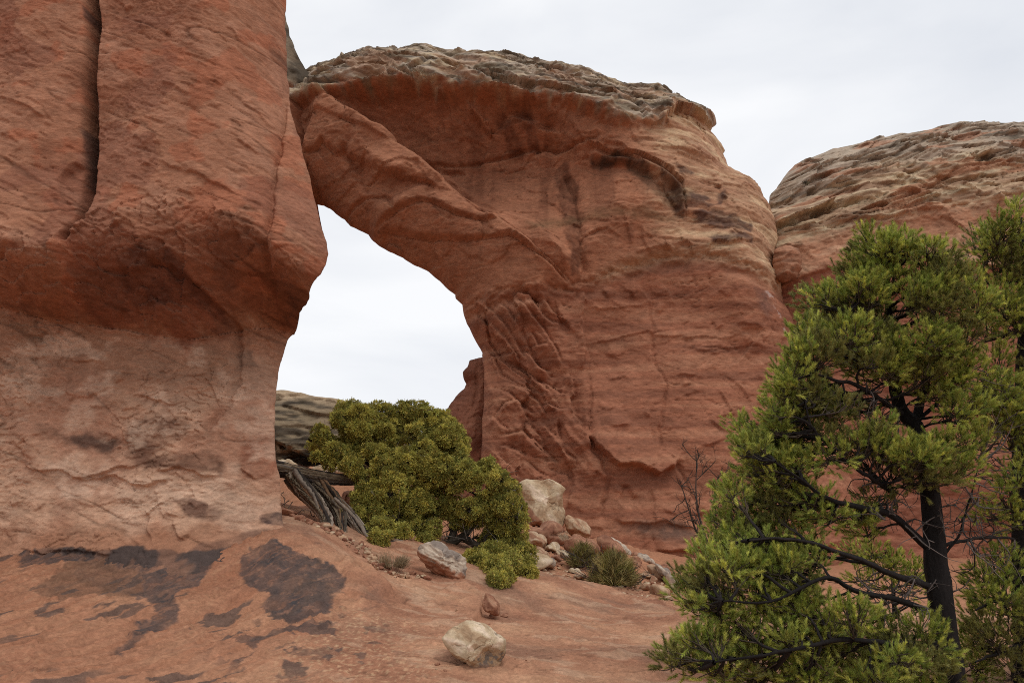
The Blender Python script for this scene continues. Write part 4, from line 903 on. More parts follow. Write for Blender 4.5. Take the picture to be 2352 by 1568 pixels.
rock_slab('rock_block', [(1780,572),(1800,562),(1818,566),(1836,572),(1840,620),(1826,640),(1800,650),(1780,640),(1774,600)], 36.6, .5, .5, .05, gp_det, gp_col, M_ARCH, 'small layered red block wedged in the gap between arch and right wall', 'rock', thick=1.5)
# ------------------------------------------------------------------ boulders and stones
def ico(n):
    bpy_bm = bmesh.new(); bmesh.ops.create_icosphere(bpy_bm, subdivisions=n, radius=1.0)
    V = np.array([v.co[:] for v in bpy_bm.verts]); F = np.array([[v.index for v in f.verts] for f in bpy_bm.faces]); bpy_bm.free(); return V, F
import bmesh
ICO = {n: ico(n) for n in (2, 3, 4, 5, 6)}
def noise3(V, f, seed, oct=4):
    return (fbm(V[:, 0] * f + V[:, 1] * f * .7, V[:, 2] * f - V[:, 1] * f * .6, oct, seed) + fbm(V[:, 1] * f, V[:, 2] * f + V[:, 0] * f * .5, oct, seed + 7)) * .6
def facet(V, rng, n=14, lo=.62, hi=.92, soft=.03):
    for k in range(n):
        d = rng.normal(size=3); d /= np.linalg.norm(d); h = rng.uniform(lo, hi)
        s = V @ d - h; m = s > 0
        V[m] -= np.outer(s[m] * (1 - soft), d)
    return V
def paint_rock(V, base, seed, scale=1.0):
    A, B, Cc = base
    n = noise3(V, 1.6 / scale, seed, 5); n2 = noise3(V, 5.0 / scale, seed + 3, 4)
    q = bedlines(V[:, 0] + .6 * V[:, 1], V[:, 2] - .3 * V[:, 0], 1.1 / scale, 1.9 / scale, seed + 11, .05, .0)
    c = np.tile(A, (len(V), 1)); c = mixc(c, B, sstep(-.05, .4, n)); c = mixc(c, Cc, sstep(.1, .45, -n + .4 * n2) * .8)
    return c * (1 - .55 * q)[:, None]
TAN = (srgb(206, 176, 148), srgb(186, 148, 118), srgb(218, 196, 172))
GREY = (srgb(178, 160, 142), srgb(142, 124, 110), srgb(202, 186, 166))
REDS = (srgb(172, 110, 86), srgb(150, 90, 70), srgb(190, 132, 106))
TANRED = (srgb(188, 142, 114), srgb(166, 110, 86), srgb(204, 170, 144))
M_BOULDER = rock_material('boulder_stone', 14, .7, (1, 1, 1.3), .2, .012)
M_STONE = rock_material('small_stone', 30, .5, (1, 1, 1), .2, .006)
def boulder(name, px, Y, depth, pal, label, cat='boulder', group=None, seed=1, sub=5, beds=0.0, bed_ang=0, facets=12, rough=.045, tweak=None, sink=0.0, mat=None):
    """stone with the traced outline as its silhouette, `depth` metres from front to back"""
    rng = np.random.default_rng(seed)
    pa = np.array(px, float); ib = np.argmax(pa[:, 1]); gy_ = ground_hit(pa[ib, 0], pa[ib, 1] - 3)[0, 1]
    Y = min(Y, gy_ + .0 * depth) if not sink else Y
    o = L(px, Y); cen = o.mean(0); o = o - cen
    th = np.arctan2(o[:, 1], o[:, 0]); r = np.hypot(*o.T); i = np.argsort(th); th, r = th[i], r[i]
    th = np.concatenate([th - 2 * np.pi, th, th + 2 * np.pi]); r = np.concatenate([r, r, r])
    V, F = ICO[sub]; V = V.copy()
    a = np.arctan2(V[:, 2], V[:, 0]); rho = np.hypot(V[:, 0], V[:, 2]); R = np.interp(a, th, r)
    size = float(np.mean(r))
    # planar facets on the face only, keeping the silhouette
    W_ = facet(V.copy(), rng, facets + (6 if sub == 6 else 3), .34 if sub == 6 else .55, .88); yy = W_[:, 1]
    k = np.clip(np.linalg.norm(W_, axis=1), .5, 1)
    kk = 1 - (1 - k) * (1 - rho ** 5) * 1.25
    P = np.stack([np.cos(a) * R * rho ** .85 * kk, yy * depth * .5, np.sin(a) * R * rho ** .85 * kk], -1)
    nrm = V
    h = rough * size * (noise3(P, 2.2 / size, seed + 20, 5) + .5 * flakes(P[:, 0] / size * 1.2 + P[:, 1] / size, P[:, 2] / size * 1.6, seed + 30, 2, 3))
    h -= rough * size * 1.2 * bedlines(P[:, 0] + .6 * P[:, 1], P[:, 2] - .3 * P[:, 0], 1.1 / size, 1.9 / size, seed + 11, .07, .0)
    if beds:
        b = rot(P[:, 0], P[:, 2], bed_ang)[1] / size; h += beds * size * saw(b * 4.5 + 1.0 * noise3(P, 1.2 / size, seed + 40, 3), .2)
    P += nrm * h[:, None]
    P[:, 2] -= sink
    root = Vector((cen[0], Y, cen[1] - size))
    c = paint_rock(P, pal, seed, size)
    if tweak: c = tweak(P, c, size)
    P[:, 2] += size
    ob = mesh_np(name, P, None, F, mat or M_BOULDER, None, c); ob.location = root
    return tag(ob, label, cat, group)
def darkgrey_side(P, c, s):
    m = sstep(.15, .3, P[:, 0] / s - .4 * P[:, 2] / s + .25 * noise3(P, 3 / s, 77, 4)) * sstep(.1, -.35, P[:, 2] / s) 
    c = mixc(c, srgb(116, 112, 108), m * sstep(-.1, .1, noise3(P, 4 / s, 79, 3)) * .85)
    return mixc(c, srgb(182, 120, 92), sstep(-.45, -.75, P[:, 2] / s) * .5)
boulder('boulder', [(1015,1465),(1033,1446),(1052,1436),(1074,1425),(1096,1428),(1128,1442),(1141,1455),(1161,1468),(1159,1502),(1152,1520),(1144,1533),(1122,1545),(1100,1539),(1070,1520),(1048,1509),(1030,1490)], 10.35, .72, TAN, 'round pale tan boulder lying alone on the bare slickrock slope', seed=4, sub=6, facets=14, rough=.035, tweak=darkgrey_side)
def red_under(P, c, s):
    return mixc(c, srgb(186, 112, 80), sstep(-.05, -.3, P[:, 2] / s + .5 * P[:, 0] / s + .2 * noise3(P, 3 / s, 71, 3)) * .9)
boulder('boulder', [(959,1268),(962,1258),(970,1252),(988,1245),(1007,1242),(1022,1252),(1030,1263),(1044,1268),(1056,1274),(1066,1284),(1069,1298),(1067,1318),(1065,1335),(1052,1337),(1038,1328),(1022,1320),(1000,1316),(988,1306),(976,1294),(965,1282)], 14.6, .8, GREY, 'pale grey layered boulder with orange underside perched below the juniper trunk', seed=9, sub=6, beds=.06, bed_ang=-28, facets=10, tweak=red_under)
boulder('boulder', [(1113,1372),(1115,1361),(1122,1362),(1128,1365),(1138,1377),(1148,1390),(1148,1402),(1146,1413),(1137,1413),(1124,1407),(1111,1400),(1108,1392)], 12.6, .35, REDS, 'brown red wedge of rock leaning at the edge of the slickrock bench', seed=11, sub=5, facets=8)
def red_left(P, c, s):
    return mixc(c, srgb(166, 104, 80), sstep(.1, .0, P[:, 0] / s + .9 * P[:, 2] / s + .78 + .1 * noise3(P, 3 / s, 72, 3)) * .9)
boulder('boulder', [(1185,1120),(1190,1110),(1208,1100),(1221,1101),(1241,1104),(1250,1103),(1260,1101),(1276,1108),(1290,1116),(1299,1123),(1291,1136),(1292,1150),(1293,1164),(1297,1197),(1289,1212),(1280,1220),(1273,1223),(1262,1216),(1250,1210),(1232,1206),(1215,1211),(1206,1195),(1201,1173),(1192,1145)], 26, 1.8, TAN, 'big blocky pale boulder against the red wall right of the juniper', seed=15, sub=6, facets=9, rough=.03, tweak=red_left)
for k, (px, Y, dp, pal, lab, sd_) in enumerate([
    ([(1297,1188),(1305,1182),(1321,1191),(1339,1195),(1350,1205),(1356,1214),(1357,1229),(1348,1236),(1339,1236),(1322,1232),(1308,1227),(1300,1210)], 26, 1.0, TANRED, 'angular tan and red block leaning on the right of the big pale boulder', 21),
    ([(1205,1240),(1210,1225),(1217,1219),(1236,1226),(1254,1234),(1256,1246),(1248,1258),(1230,1258),(1214,1256)], 25, 1.2, TANRED, 'broken tan block under the big pale boulder', 22),
    ([(1251,1258),(1262,1250),(1282,1246),(1286,1256),(1286,1264),(1272,1269),(1260,1264)], 24, .6, TAN, 'white triangular stone below the big pale boulder', 23),
    ([(1225,1262),(1232,1254),(1242,1256),(1252,1264),(1263,1280),(1252,1287),(1241,1286),(1228,1280)], 23, .7, TANRED, 'orange pointed stone beside the juniper edge', 24),
    ([(1242,1286),(1247,1279),(1260,1281),(1272,1283),(1277,1292),(1276,1299),(1263,1303),(1250,1300)], 21.5, .5, GREY, 'flat topped grey block at the foot of the rubble', 25),
    ([(1228,1284),(1234,1279),(1241,1281),(1243,1293),(1238,1298),(1230,1296)], 21.8, .35, TANRED, 'small tan stone touching the flat topped grey block', 26),
    ([(1265,1279),(1272,1274),(1280,1273),(1288,1280),(1290,1288),(1280,1289),(1270,1285)], 22.5, .5, REDS, 'reddish stone behind the flat topped grey block', 27),
    ([(1287,1266),(1296,1263),(1304,1270),(1309,1280),(1308,1290),(1300,1286),(1291,1278)], 23, .5, TAN, 'pale slanting stone left of the broom bush', 28),
    ([(1300,1240),(1318,1232),(1345,1236),(1368,1244),(1380,1262),(1360,1278),(1325,1280),(1304,1270),(1294,1255)], 26, 1.4, REDS, 'broad red block behind the broom bush', 29),
    ([(1397,1236),(1402,1231),(1415,1240),(1428,1249),(1440,1258),(1450,1268),(1452,1280),(1444,1286),(1434,1284),(1424,1266),(1410,1252),(1399,1243)], 24, .6, GREY, 'long thin grey slab at the top of the slanting ridge', 30),
    ([(1451,1270),(1460,1267),(1468,1270),(1465,1284),(1460,1288),(1450,1282)], 23.8, .4, REDS, 'small red block wedged in the slanting slab ridge', 31),
    ([(1467,1268),(1478,1272),(1492,1281),(1504,1292),(1506,1298),(1492,1298),(1478,1294),(1465,1286)], 23.5, .6, GREY, 'grey slab in the middle of the slanting ridge', 32),
    ([(1485,1298),(1496,1295),(1508,1299),(1520,1315),(1532,1335),(1520,1338),(1505,1332),(1494,1316)], 22.5, .5, TANRED, 'tan slab leaning on the lower end of the ridge', 33),
    ([(1504,1293),(1515,1296),(1524,1304),(1540,1320),(1560,1342),(1550,1348),(1536,1342),(1524,1322),(1510,1306)], 22.8, .6, GREY, 'lowest long grey slab at the end of the ridge', 34),
    ([(1517,1298),(1526,1294),(1538,1298),(1548,1312),(1546,1318),(1534,1312),(1522,1308)], 25, .5, REDS, 'dark red slab sticking out behind the ridge', 35),
    ([(1318,1323),(1325,1315),(1335,1314),(1346,1320),(1347,1326),(1334,1328),(1322,1327)], 18.5, .35, TANRED, 'flat pink stone in front of the broom bush', 36),
    ([(1304,1312),(1310,1304),(1320,1306),(1334,1312),(1340,1316),(1330,1317),(1316,1315)], 19, .35, TAN, 'thin pale stone above the flat pink one', 37),
    ([(786,1136),(790,1129),(804,1127),(814,1134),(816,1150),(812,1164),(798,1166),(788,1156)], 18.8, .6, REDS, 'brown block in the shade behind the twisted dead trunk', 38),
    ([(845,1290),(852,1285),(860,1287),(864,1295),(858,1302),(848,1300)], 14.3, .2, TANRED, 'pinkish stone left of the dry grass tuft', 39),
    ([(1370,1235),(1385,1228),(1410,1240),(1430,1258),(1440,1278),(1420,1292),(1395,1285),(1378,1262)], 25.5, 1.0, REDS, 'red broken ledge rising behind the slanting slabs', 40),
    ([(1198,1212),(1212,1214),(1240,1212),(1270,1226),(1300,1222),(1305,1240),(1280,1252),(1250,1240),(1215,1225)], 26.2, 1.6, REDS, 'red ledge directly carrying the big pale boulder', 41),
    ([(632,1062),(640,1057),(655,1056),(672,1060),(684,1068),(670,1076),(640,1074)], 24, .8, TAN, 'pale flat stone between the rock ledge and the dead trunk', 43),
    ([(715,1075),(730,1069),(750,1068),(775,1071),(800,1078),(815,1088),(790,1096),(740,1090)], 24, .9, TAN, 'long pale stone above the dead trunk beside the juniper', 44),
    ([(1290,1332),(1480,1395)] and [(1470,1382),(1500,1378),(1530,1390),(1560,1402),(1562,1412),(1530,1408),(1495,1398)], 17.5, .6, REDS, 'dark red broken edge of rock below the ridge slabs', 42)]):
    boulder('rock', px, Y, dp, pal, lab, 'rock', seed=sd_, sub=5 if k < 3 else 4, facets=9, rough=.04, beds=.03 if pal is GREY else 0, bed_ang=-35)

rr_ = np.random.default_rng(909)
for k in range(20):
    t = rr_.random(); cx_ = 1300 + 250 * t + rr_.normal() * 10; cy_ = 1226 + 104 * t + rr_.normal() * 12; sz = rr_.uniform(7, 17); n_ = 7; sq = rr_.uniform(.5, .8); tl = rr_.uniform(.2, .8)
    px = []
    for i in range(n_):
        a_ = 2 * math.pi * (i + rr_.uniform(-.3, .3)) / n_; u_, v_ = sz * rr_.uniform(.8, 1.15) * math.cos(a_), sz * sq * rr_.uniform(.8, 1.15) * math.sin(a_)
        px.append((cx_ + u_ * math.cos(tl) - v_ * math.sin(tl), cy_ + u_ * math.sin(tl) + v_ * math.cos(tl)))
    red = k % 2
    boulder('rock', px, 30, .35, REDS if red else TANRED, ('red' if red else 'pinkish tan') + ' angular slab in the rubble trailing right from the big pale boulder', 'rock', group=('red' if red else 'tan') + ' slabs in the rubble trail', seed=700 + k, sub=4, facets=10, rough=.05)

# small stones lying about, each its own object
rng = np.random.default_rng(77)
stone_meshes = []
for k in range(8):
    V, F = ICO[3]; V = facet(V.copy(), rng, 9, .5, .85) * np.array([1, rng.uniform(.6, .9), rng.uniform(.45, .75)])
    V += V * (.05 * noise3(V, 2, 300 + k, 3))[:, None]
    pal = (REDS, TANRED, REDS, TANRED, REDS, TAN, REDS, TANRED)[k]
    stone_meshes.append(mesh_np('stone', V, None, F, M_STONE, None, paint_rock(V, pal, 500 + k, 1.0), link=False).data)
def scatter(n, poly, size, label, group, seed, kinds=range(8), Yshift=0):
    r = np.random.default_rng(seed); poly = np.array(poly, float); lo, hi = poly.min(0), poly.max(0); c = 0
    while c < n:
        p = lo + r.random(2) * (hi - lo)
        if not inside(p[None], poly)[0]: continue
        q = ground_hit(p[0], p[1])[0]
        s = size * math.exp(r.normal() * .45) 
        me = stone_meshes[r.choice(list(kinds))]
        o = bpy.data.objects.new('stone', me); COL.objects.link(o)
        z = float(zground(q[0], q[1])[0])
        o.location = (q[0], q[1], z + s * .25); o.scale = (s, s, s); o.rotation_euler = (r.uniform(-.4, .4), r.uniform(-.4, .4), r.uniform(0, 6.28))
        tag(o, label, 'stone', group); c += 1
scatter(60, [(648,1165),(690,1180),(740,1205),(790,1228),(786,1240),(740,1226),(690,1204),(650,1192)], .065, 'small red stone in the rubble under the dead trunk', 'stones under the dead trunk', 1, [0, 2, 4, 6, 1])
scatter(46, [(812,1245),(850,1262),(880,1305),(930,1322),(985,1322),(990,1335),(920,1332),(865,1312),(830,1280)], .055, 'small stone in the gravel around the dry grass tuft', 'stones around the dry grass', 2)
scatter(30, [(1210,1262),(1300,1268),(1320,1300),(1280,1306),(1215,1300)], .10, 'small loose stone at the foot of the rubble pile', 'stones below the rubble pile', 3, [1, 3, 5, 7, 0])
scatter(26, [(1440,1300),(1560,1350),(1600,1372),(1540,1385),(1470,1350)], .12, 'small loose stone below the slanting slab ridge', 'stones below the slab ridge', 4)
scatter(14, [(1120,1400),(1180,1405),(1200,1425),(1150,1422),(1110,1418)], .03, 'tiny chip of rock beside the red wedge', 'chips beside the wedge', 5, [0, 2])
scatter(22, [(960,1400),(1200,1420),(1250,1500),(1200,1560),(980,1560),(940,1480)], .016, 'tiny chip of stone on the bare slickrock around the pale boulder', 'chips around the pale boulder', 6)
def gravel(name, polys, n, size, label, seed, pal):
    r = np.random.default_rng(seed); Vs, Fs_, Cs = [], [], []; V0, F0 = ICO[2]; base = 0
    for poly in polys:
        poly = np.array(poly, float); lo, hi = poly.min(0), poly.max(0); P = lo + r.random((n * 3, 2)) * (hi - lo); P = P[inside(P, poly)][:n]
        q = ground_hit(P[:, 0], P[:, 1]); z = zground(q[:, 0], q[:, 1])
        for k in range(len(q)):
            s = size * math.exp(r.normal() * .5); R3 = r.normal(size=(3, 3)) * .25 + np.eye(3)
            Vs.append(V0 @ R3 * np.array([s, s, s * .6]) + np.array([q[k, 0], q[k, 1], z[k] + s * .1])); Fs_.append(F0 + base); base += len(V0)
            Cs.append(np.tile(pal[r.integers(len(pal))] * r.uniform(.75, 1.2), (len(V0), 1)))
    o = mesh_np(name, np.concatenate(Vs), None, np.concatenate(Fs_), M_STONE, None, np.concatenate(Cs), smooth=False)
    return tag(o, label, 'gravel', kind='stuff')
gravel('gravel', [[(645,1170),(700,1182),(800,1235),(850,1268),(900,1310),(990,1325),(980,1338),(900,1330),(840,1290),(780,1245),(690,1205),(648,1190)], [(1205,1270),(1330,1290),(1420,1330),(1560,1395),(1480,1385),(1300,1325),(1200,1310)], [(1560,1300),(1650,1290),(1660,1330),(1600,1360)]], 420, .024, 'reddish gravel and chips scattered below the juniper and rubble', 8, [REDS[0], REDS[1], TANRED[0], TANRED[2]])

# ------------------------------------------------------------------ wood and leaves
def tube(pts, rad, sides=8, ridge=0, nr=5, twist=0.0, seed=0, flat=None):
    pts = np.asarray(pts, float); n = len(pts); rad = np.broadcast_to(np.asarray(rad, float), (n,))
    T = np.gradient(pts, axis=0); T /= np.maximum(np.linalg.norm(T, axis=1), 1e-9)[:, None]
    u = np.cross(T[0], [0, 0, 1.0]); 
    if np.linalg.norm(u) < .1: u = np.cross(T[0], [1.0, 0, 0])
    U = np.zeros_like(pts)
    for i in range(n):
        u = u - T[i] * (u @ T[i]); u = u / max(np.linalg.norm(u), 1e-9); U[i] = u
    Wv = np.cross(T, U)
    ang = np.arange(sides) * 2 * np.pi / sides
    s = np.concatenate([[0], np.cumsum(np.linalg.norm(np.diff(pts, axis=0), axis=1))])
    R = np.repeat(rad[:, None], sides, 1)
    if ridge:
        A2 = ang[None] + twist * s[:, None]
        R = R * (1 + ridge * (ridged(np.cos(A2) * nr * .5 + seed, np.sin(A2) * nr * .5 + s[:, None] * .5, 3, seed) - 1.1))
    cu, sw = np.cos(ang), np.sin(ang)
    if flat is not None: sw = sw * flat
    V = pts[:, None] + R[..., None] * (cu[None, :, None] * U[:, None] + sw[None, :, None] * Wv[:, None])
    i, j = np.meshgrid(np.arange(n - 1), np.arange(sides), indexing='ij'); j2 = (j + 1) % sides
    F = np.stack([i * sides + j, i * sides + j2, (i + 1) * sides + j2, (i + 1) * sides + j], -1).reshape(-1, 4)
    return V.reshape(-1, 3), F
def smooth_path(pts, n, jit=0, seed=0):
    pts = np.asarray(pts, float); d = np.concatenate([[0], np.cumsum(np.linalg.norm(np.diff(pts, axis=0), axis=1))]); 
    # Catmull-Rom
    t = np.linspace(0, d[-1], n); i = np.clip(np.searchsorted(d, t, side='right') - 1, 0, len(pts) - 2)
    p1, p2 = pts[i], pts[i + 1]; p0 = pts[np.maximum(i - 1, 0)]; p3 = pts[np.minimum(i + 2, len(pts) - 1)]
    f = ((t - d[i]) / np.maximum(d[i + 1] - d[i], 1e-9))[:, None]
    o = .5 * (2 * p1 + (p2 - p0) * f + (2 * p0 - 5 * p1 + 4 * p2 - p3) * f ** 2 + (3 * p1 - p0 - 3 * p2 + p3) * f ** 3)
    if jit:
        r = np.random.default_rng(seed); q = r.normal(size=(n, 3)) * jit; q[0] = 0; q = np.cumsum(q, 0) * .5; q -= np.linspace(0, 1, n)[:, None] * q[-1]; o += q
    return o
class Wood:
    def __init__(s): s.V, s.F, s.C, s.n = [], [], [], 0
    def add(s, pts, rad, sides=6, col=(.02, .017, .015), **k):
        V, F = tube(pts, rad, sides, **k); s.V.append(V); s.F.append(F + s.n); s.n += len(V)
        c = np.asarray(col, float); s.C.append(np.tile(c, (len(V), 1)) if c.ndim == 1 else c)
    def build(s, name, mat, parent=None, origin=(0, 0, 0)):
        return mesh_np(name, np.concatenate(s.V) - np.array(origin), np.concatenate(s.F), None, mat, parent, np.concatenate(s.C))
M_BARK = rock_material('bark', 40, 1.0, (1, 1, .35), .35, .01)
M_DEADWOOD = rock_material('dead_wood', 22, .8, (1, 1, 1), .3, .012)
def leaf_material(name, transl=.3, rough=.5, spec=.3):
    m = bpy.data.materials.new(name); m.use_nodes = True; t = m.node_tree; t.nodes.clear(); N = t.nodes.new; K = t.links.new
    o = N('ShaderNodeOutputMaterial'); b = N('ShaderNodeBsdfPrincipled'); tr = N('ShaderNodeBsdfTranslucent'); mx = N('ShaderNodeMixShader'); a = N('ShaderNodeAttribute'); a.attribute_name = 'Col'
    b.inputs['Roughness'].default_value = rough; b.inputs['Specular IOR Level'].default_value = spec
    K(a.outputs['Color'], b.inputs['Base Color']); K(a.outputs['Color'], tr.inputs['Color']); mx.inputs[0].default_value = transl
    K(b.outputs[0], mx.inputs[1]); K(tr.outputs[0], mx.inputs[2]); K(mx.outputs[0], o.inputs[0]); return m
M_NEEDLE = leaf_material('pine_needles', .25, .45, .35); M_JUNI = leaf_material('juniper_leaves', .3, .7, .2); M_DRY = leaf_material('dry_stems', .2, .8, .1)
def unit(v): return v / np.maximum(np.linalg.norm(v, axis=-1, keepdims=True), 1e-9)

# twisted dead trunk lying in the angle of the cliff
def P3(px, py, Y): return at(px, py, Y)
root = empty('dead_trunk', tuple(P3(720, 1200, 16.5)))
org = np.array(root.location)
def strand_bundle(path, r0, r1, n, seed, spread=1.0, flat=.6, cols=None):
    wd = Wood(); r = np.random.default_rng(seed); m = 60
    base = smooth_path(path, m); T = unit(np.gradient(base, axis=0)); u = unit(np.cross(T, np.array([0, 1.0, 0.1]))); v = np.cross(T, u)
    rr = np.linspace(r0, r1, m); s = np.linspace(0, 1, m)
    cols = cols or [srgb(116, 102, 88), srgb(84, 72, 64), srgb(146, 128, 110), srgb(126, 92, 70), srgb(58, 50, 45)]
    V, F = tube(base, rr * .82, 36, ridge=.35, nr=7, twist=1.6, seed=seed, flat=flat)
    cc = np.tile(srgb(118, 100, 84), (len(V), 1)) * (1 + .5 * fbm(np.tile(np.arange(36), m) * .8, np.repeat(np.arange(m), 36) * .06, 3, seed))[:, None]
    wd.V.append(V); wd.F.append(F); wd.n += len(V); wd.C.append(cc)
    for k in range(n):
        a0 = r.uniform(0, 6.28); tw = r.uniform(.6, 1.4) * 1.6; q = r.uniform(.6, .95) * spread
        ang = a0 + tw * s + .3 * np.sin(s * 9 + k)
        off = (np.cos(ang) * rr * q)[:, None] * u + (np.sin(ang) * rr * q * flat)[:, None] * v
        e0, e1 = r.uniform(-.1, .12), r.uniform(.8, 1.1); sel = (s >= e0) & (s <= e1)
        if sel.sum() < 8: continue
        p = (base + off)[sel]; rad = rr[sel] * r.uniform(.14, .34) * np.clip(np.minimum((s[sel] - e0), (e1 - s[sel])) * 8 + .15, .1, 1)
        c = cols[r.integers(len(cols))] * r.uniform(.8, 1.25)
        V, F = tube(p, rad, 10, ridge=.25, nr=4, twist=3, seed=int(r.integers(90)))
        cc = np.tile(c, (len(V), 1)) * (1 + .35 * fbm(np.tile(np.arange(10), len(p)) * .9 + k, np.repeat(np.arange(len(p)), 10) * .05, 3, k % 50))[:, None]
        wd.V.append(V); wd.F.append(F + wd.n); wd.n += len(V); wd.C.append(cc)
    return wd
strand_bundle([P3(600,1072,17.4), P3(660,1082,17.3), P3(720,1094,17.2), P3(790,1101,17.3), P3(850,1104,17.5), P3(900,1110,17.8)], .19, .06, 34, 3, cols=[srgb(112, 98, 86), srgb(76, 66, 60), srgb(136, 116, 98), srgb(60, 52, 48)]).build('log', M_DEADWOOD, root, org)
strand_bundle([P3(668,1090,17.1), P3(695,1122,16.9), P3(728,1158,16.5), P3(748,1190,16.1), P3(752,1222,15.6)], .20, .10, 40, 5, 1.0, .5).build('log', M_DEADWOOD, root, org)
strand_bundle([P3(720,1100,17.3), P3(750,1130,17.1), P3(778,1170,16.7), P3(786,1205,16.2), P3(790,1232,15.7)], .20, .08, 34, 6, 1.0, .5).build('log', M_DEADWOOD, root, org)
strand_bundle([P3(770,1150,16.8), P3(795,1175,16.6), P3(825,1212,16.2), P3(850,1240,15.9), P3(900,1250,16.2), P3(960,1262,16.6), P3(1000,1262,17)], .14, .09, 34, 7, 1.0, .7).build('log', M_DEADWOOD, root, org)
wd = Wood(); r = np.random.default_rng(19)
for k in range(26):
    x0, y0 = r.uniform(640, 830), 0; y0 = 1095 + (x0 - 640) * .55 + r.uniform(-10, 50); p = P3(x0, y0, 16.9); d = np.array([r.normal() * .3, -.2, -r.uniform(.1, .5)])
    wd.add(smooth_path([p, p + d * .3 + r.normal(size=3) * .04, p + d * .6], 8), np.linspace(.012, .003, 8), 5, srgb(112, 98, 84) * r.uniform(.6, 1.2))
wd.build('broken_twigs', M_DEADWOOD, root, org)
tag(root, 'twisted grey dead trunk lying between the left cliff and the juniper', 'dead trunk')

# ------------------------------------------------------------------ juniper
JZ = lambda zx, zy: (595.2 + zx * .32406, 871 + zy * .32406)
jp = [(650,220,110,60),(600,290,90,60),(720,260,90,70),(860,250,100,80),(1000,260,90,90),(1100,230,100,70),(1200,280,90,70),(1290,300,80,70),(1350,370,80,80),(1410,460,70,90),(1430,560,60,70),(1330,480,90,80),(1240,440,90,80),(1120,400,100,80),(1000,380,80,60),(900,340,80,60),(800,340,70,60),
 (430,400,60,60),(400,470,50,40),(500,450,60,50),(540,500,70,40),(440,540,60,30),(600,560,100,70),(520,600,60,40),(660,620,70,50),(640,400,80,60),(680,480,70,50),(900,620,90,70),(760,700,70,50),(950,720,80,60),(940,820,80,60),(1200,760,90,60),(1280,760,80,60),(740,430,90,70),(700,360,90,70),(930,450,90,60),(1160,500,90,70),(1300,400,90,70),(1200,590,90,70),(1080,920,80,60),(1680,880,90,60),(1560,980,80,60),(1720,1150,90,60),(1760,1290,80,50),(960,560,80,60),(1040,590,80,80),(1130,640,90,70),(1210,680,80,80),(1000,660,70,60),(1050,740,60,50),(840,520,60,50),(780,510,50,40),
 (1300,620,90,80),(1380,660,90,70),(1460,640,70,60),(1500,690,70,70),(1400,740,60,50),(790,790,90,70),(740,850,80,60),(850,860,90,80),(770,950,120,70),(660,980,70,40),(880,940,80,70),(860,1050,80,60),(870,1120,70,40),(1000,980,70,60),(1080,1040,80,60),(1000,1080,70,40),(1150,1010,60,50),(1220,1060,60,60),(1200,1130,60,30),
 (1110,840,80,60),(1170,880,60,50),(1280,900,90,60),(1360,900,70,70),(1260,960,80,40),(1620,620,60,50),(1590,660,60,50),(1700,720,80,60),(1660,800,90,70),(1780,790,70,70),(1740,880,80,70),(1600,880,90,60),(1830,920,60,70),(1500,920,90,60),(1430,1000,70,60),(1640,960,90,70),(1760,1000,80,70),(1850,1020,50,60),(1700,1080,90,60),(1800,1120,80,60),(1640,1140,80,50),(1900,1230,60,60),(1780,1220,90,70),(1660,1230,90,60),(1540,1260,70,50),(1840,1320,90,60),(1740,1330,90,60),(1900,1380,60,40),(1700,1430,60,40),(1620,1320,50,40),(1730,1390,60,45),(1680,1350,70,50),(1560,1300,50,40),(1610,1190,70,50)]
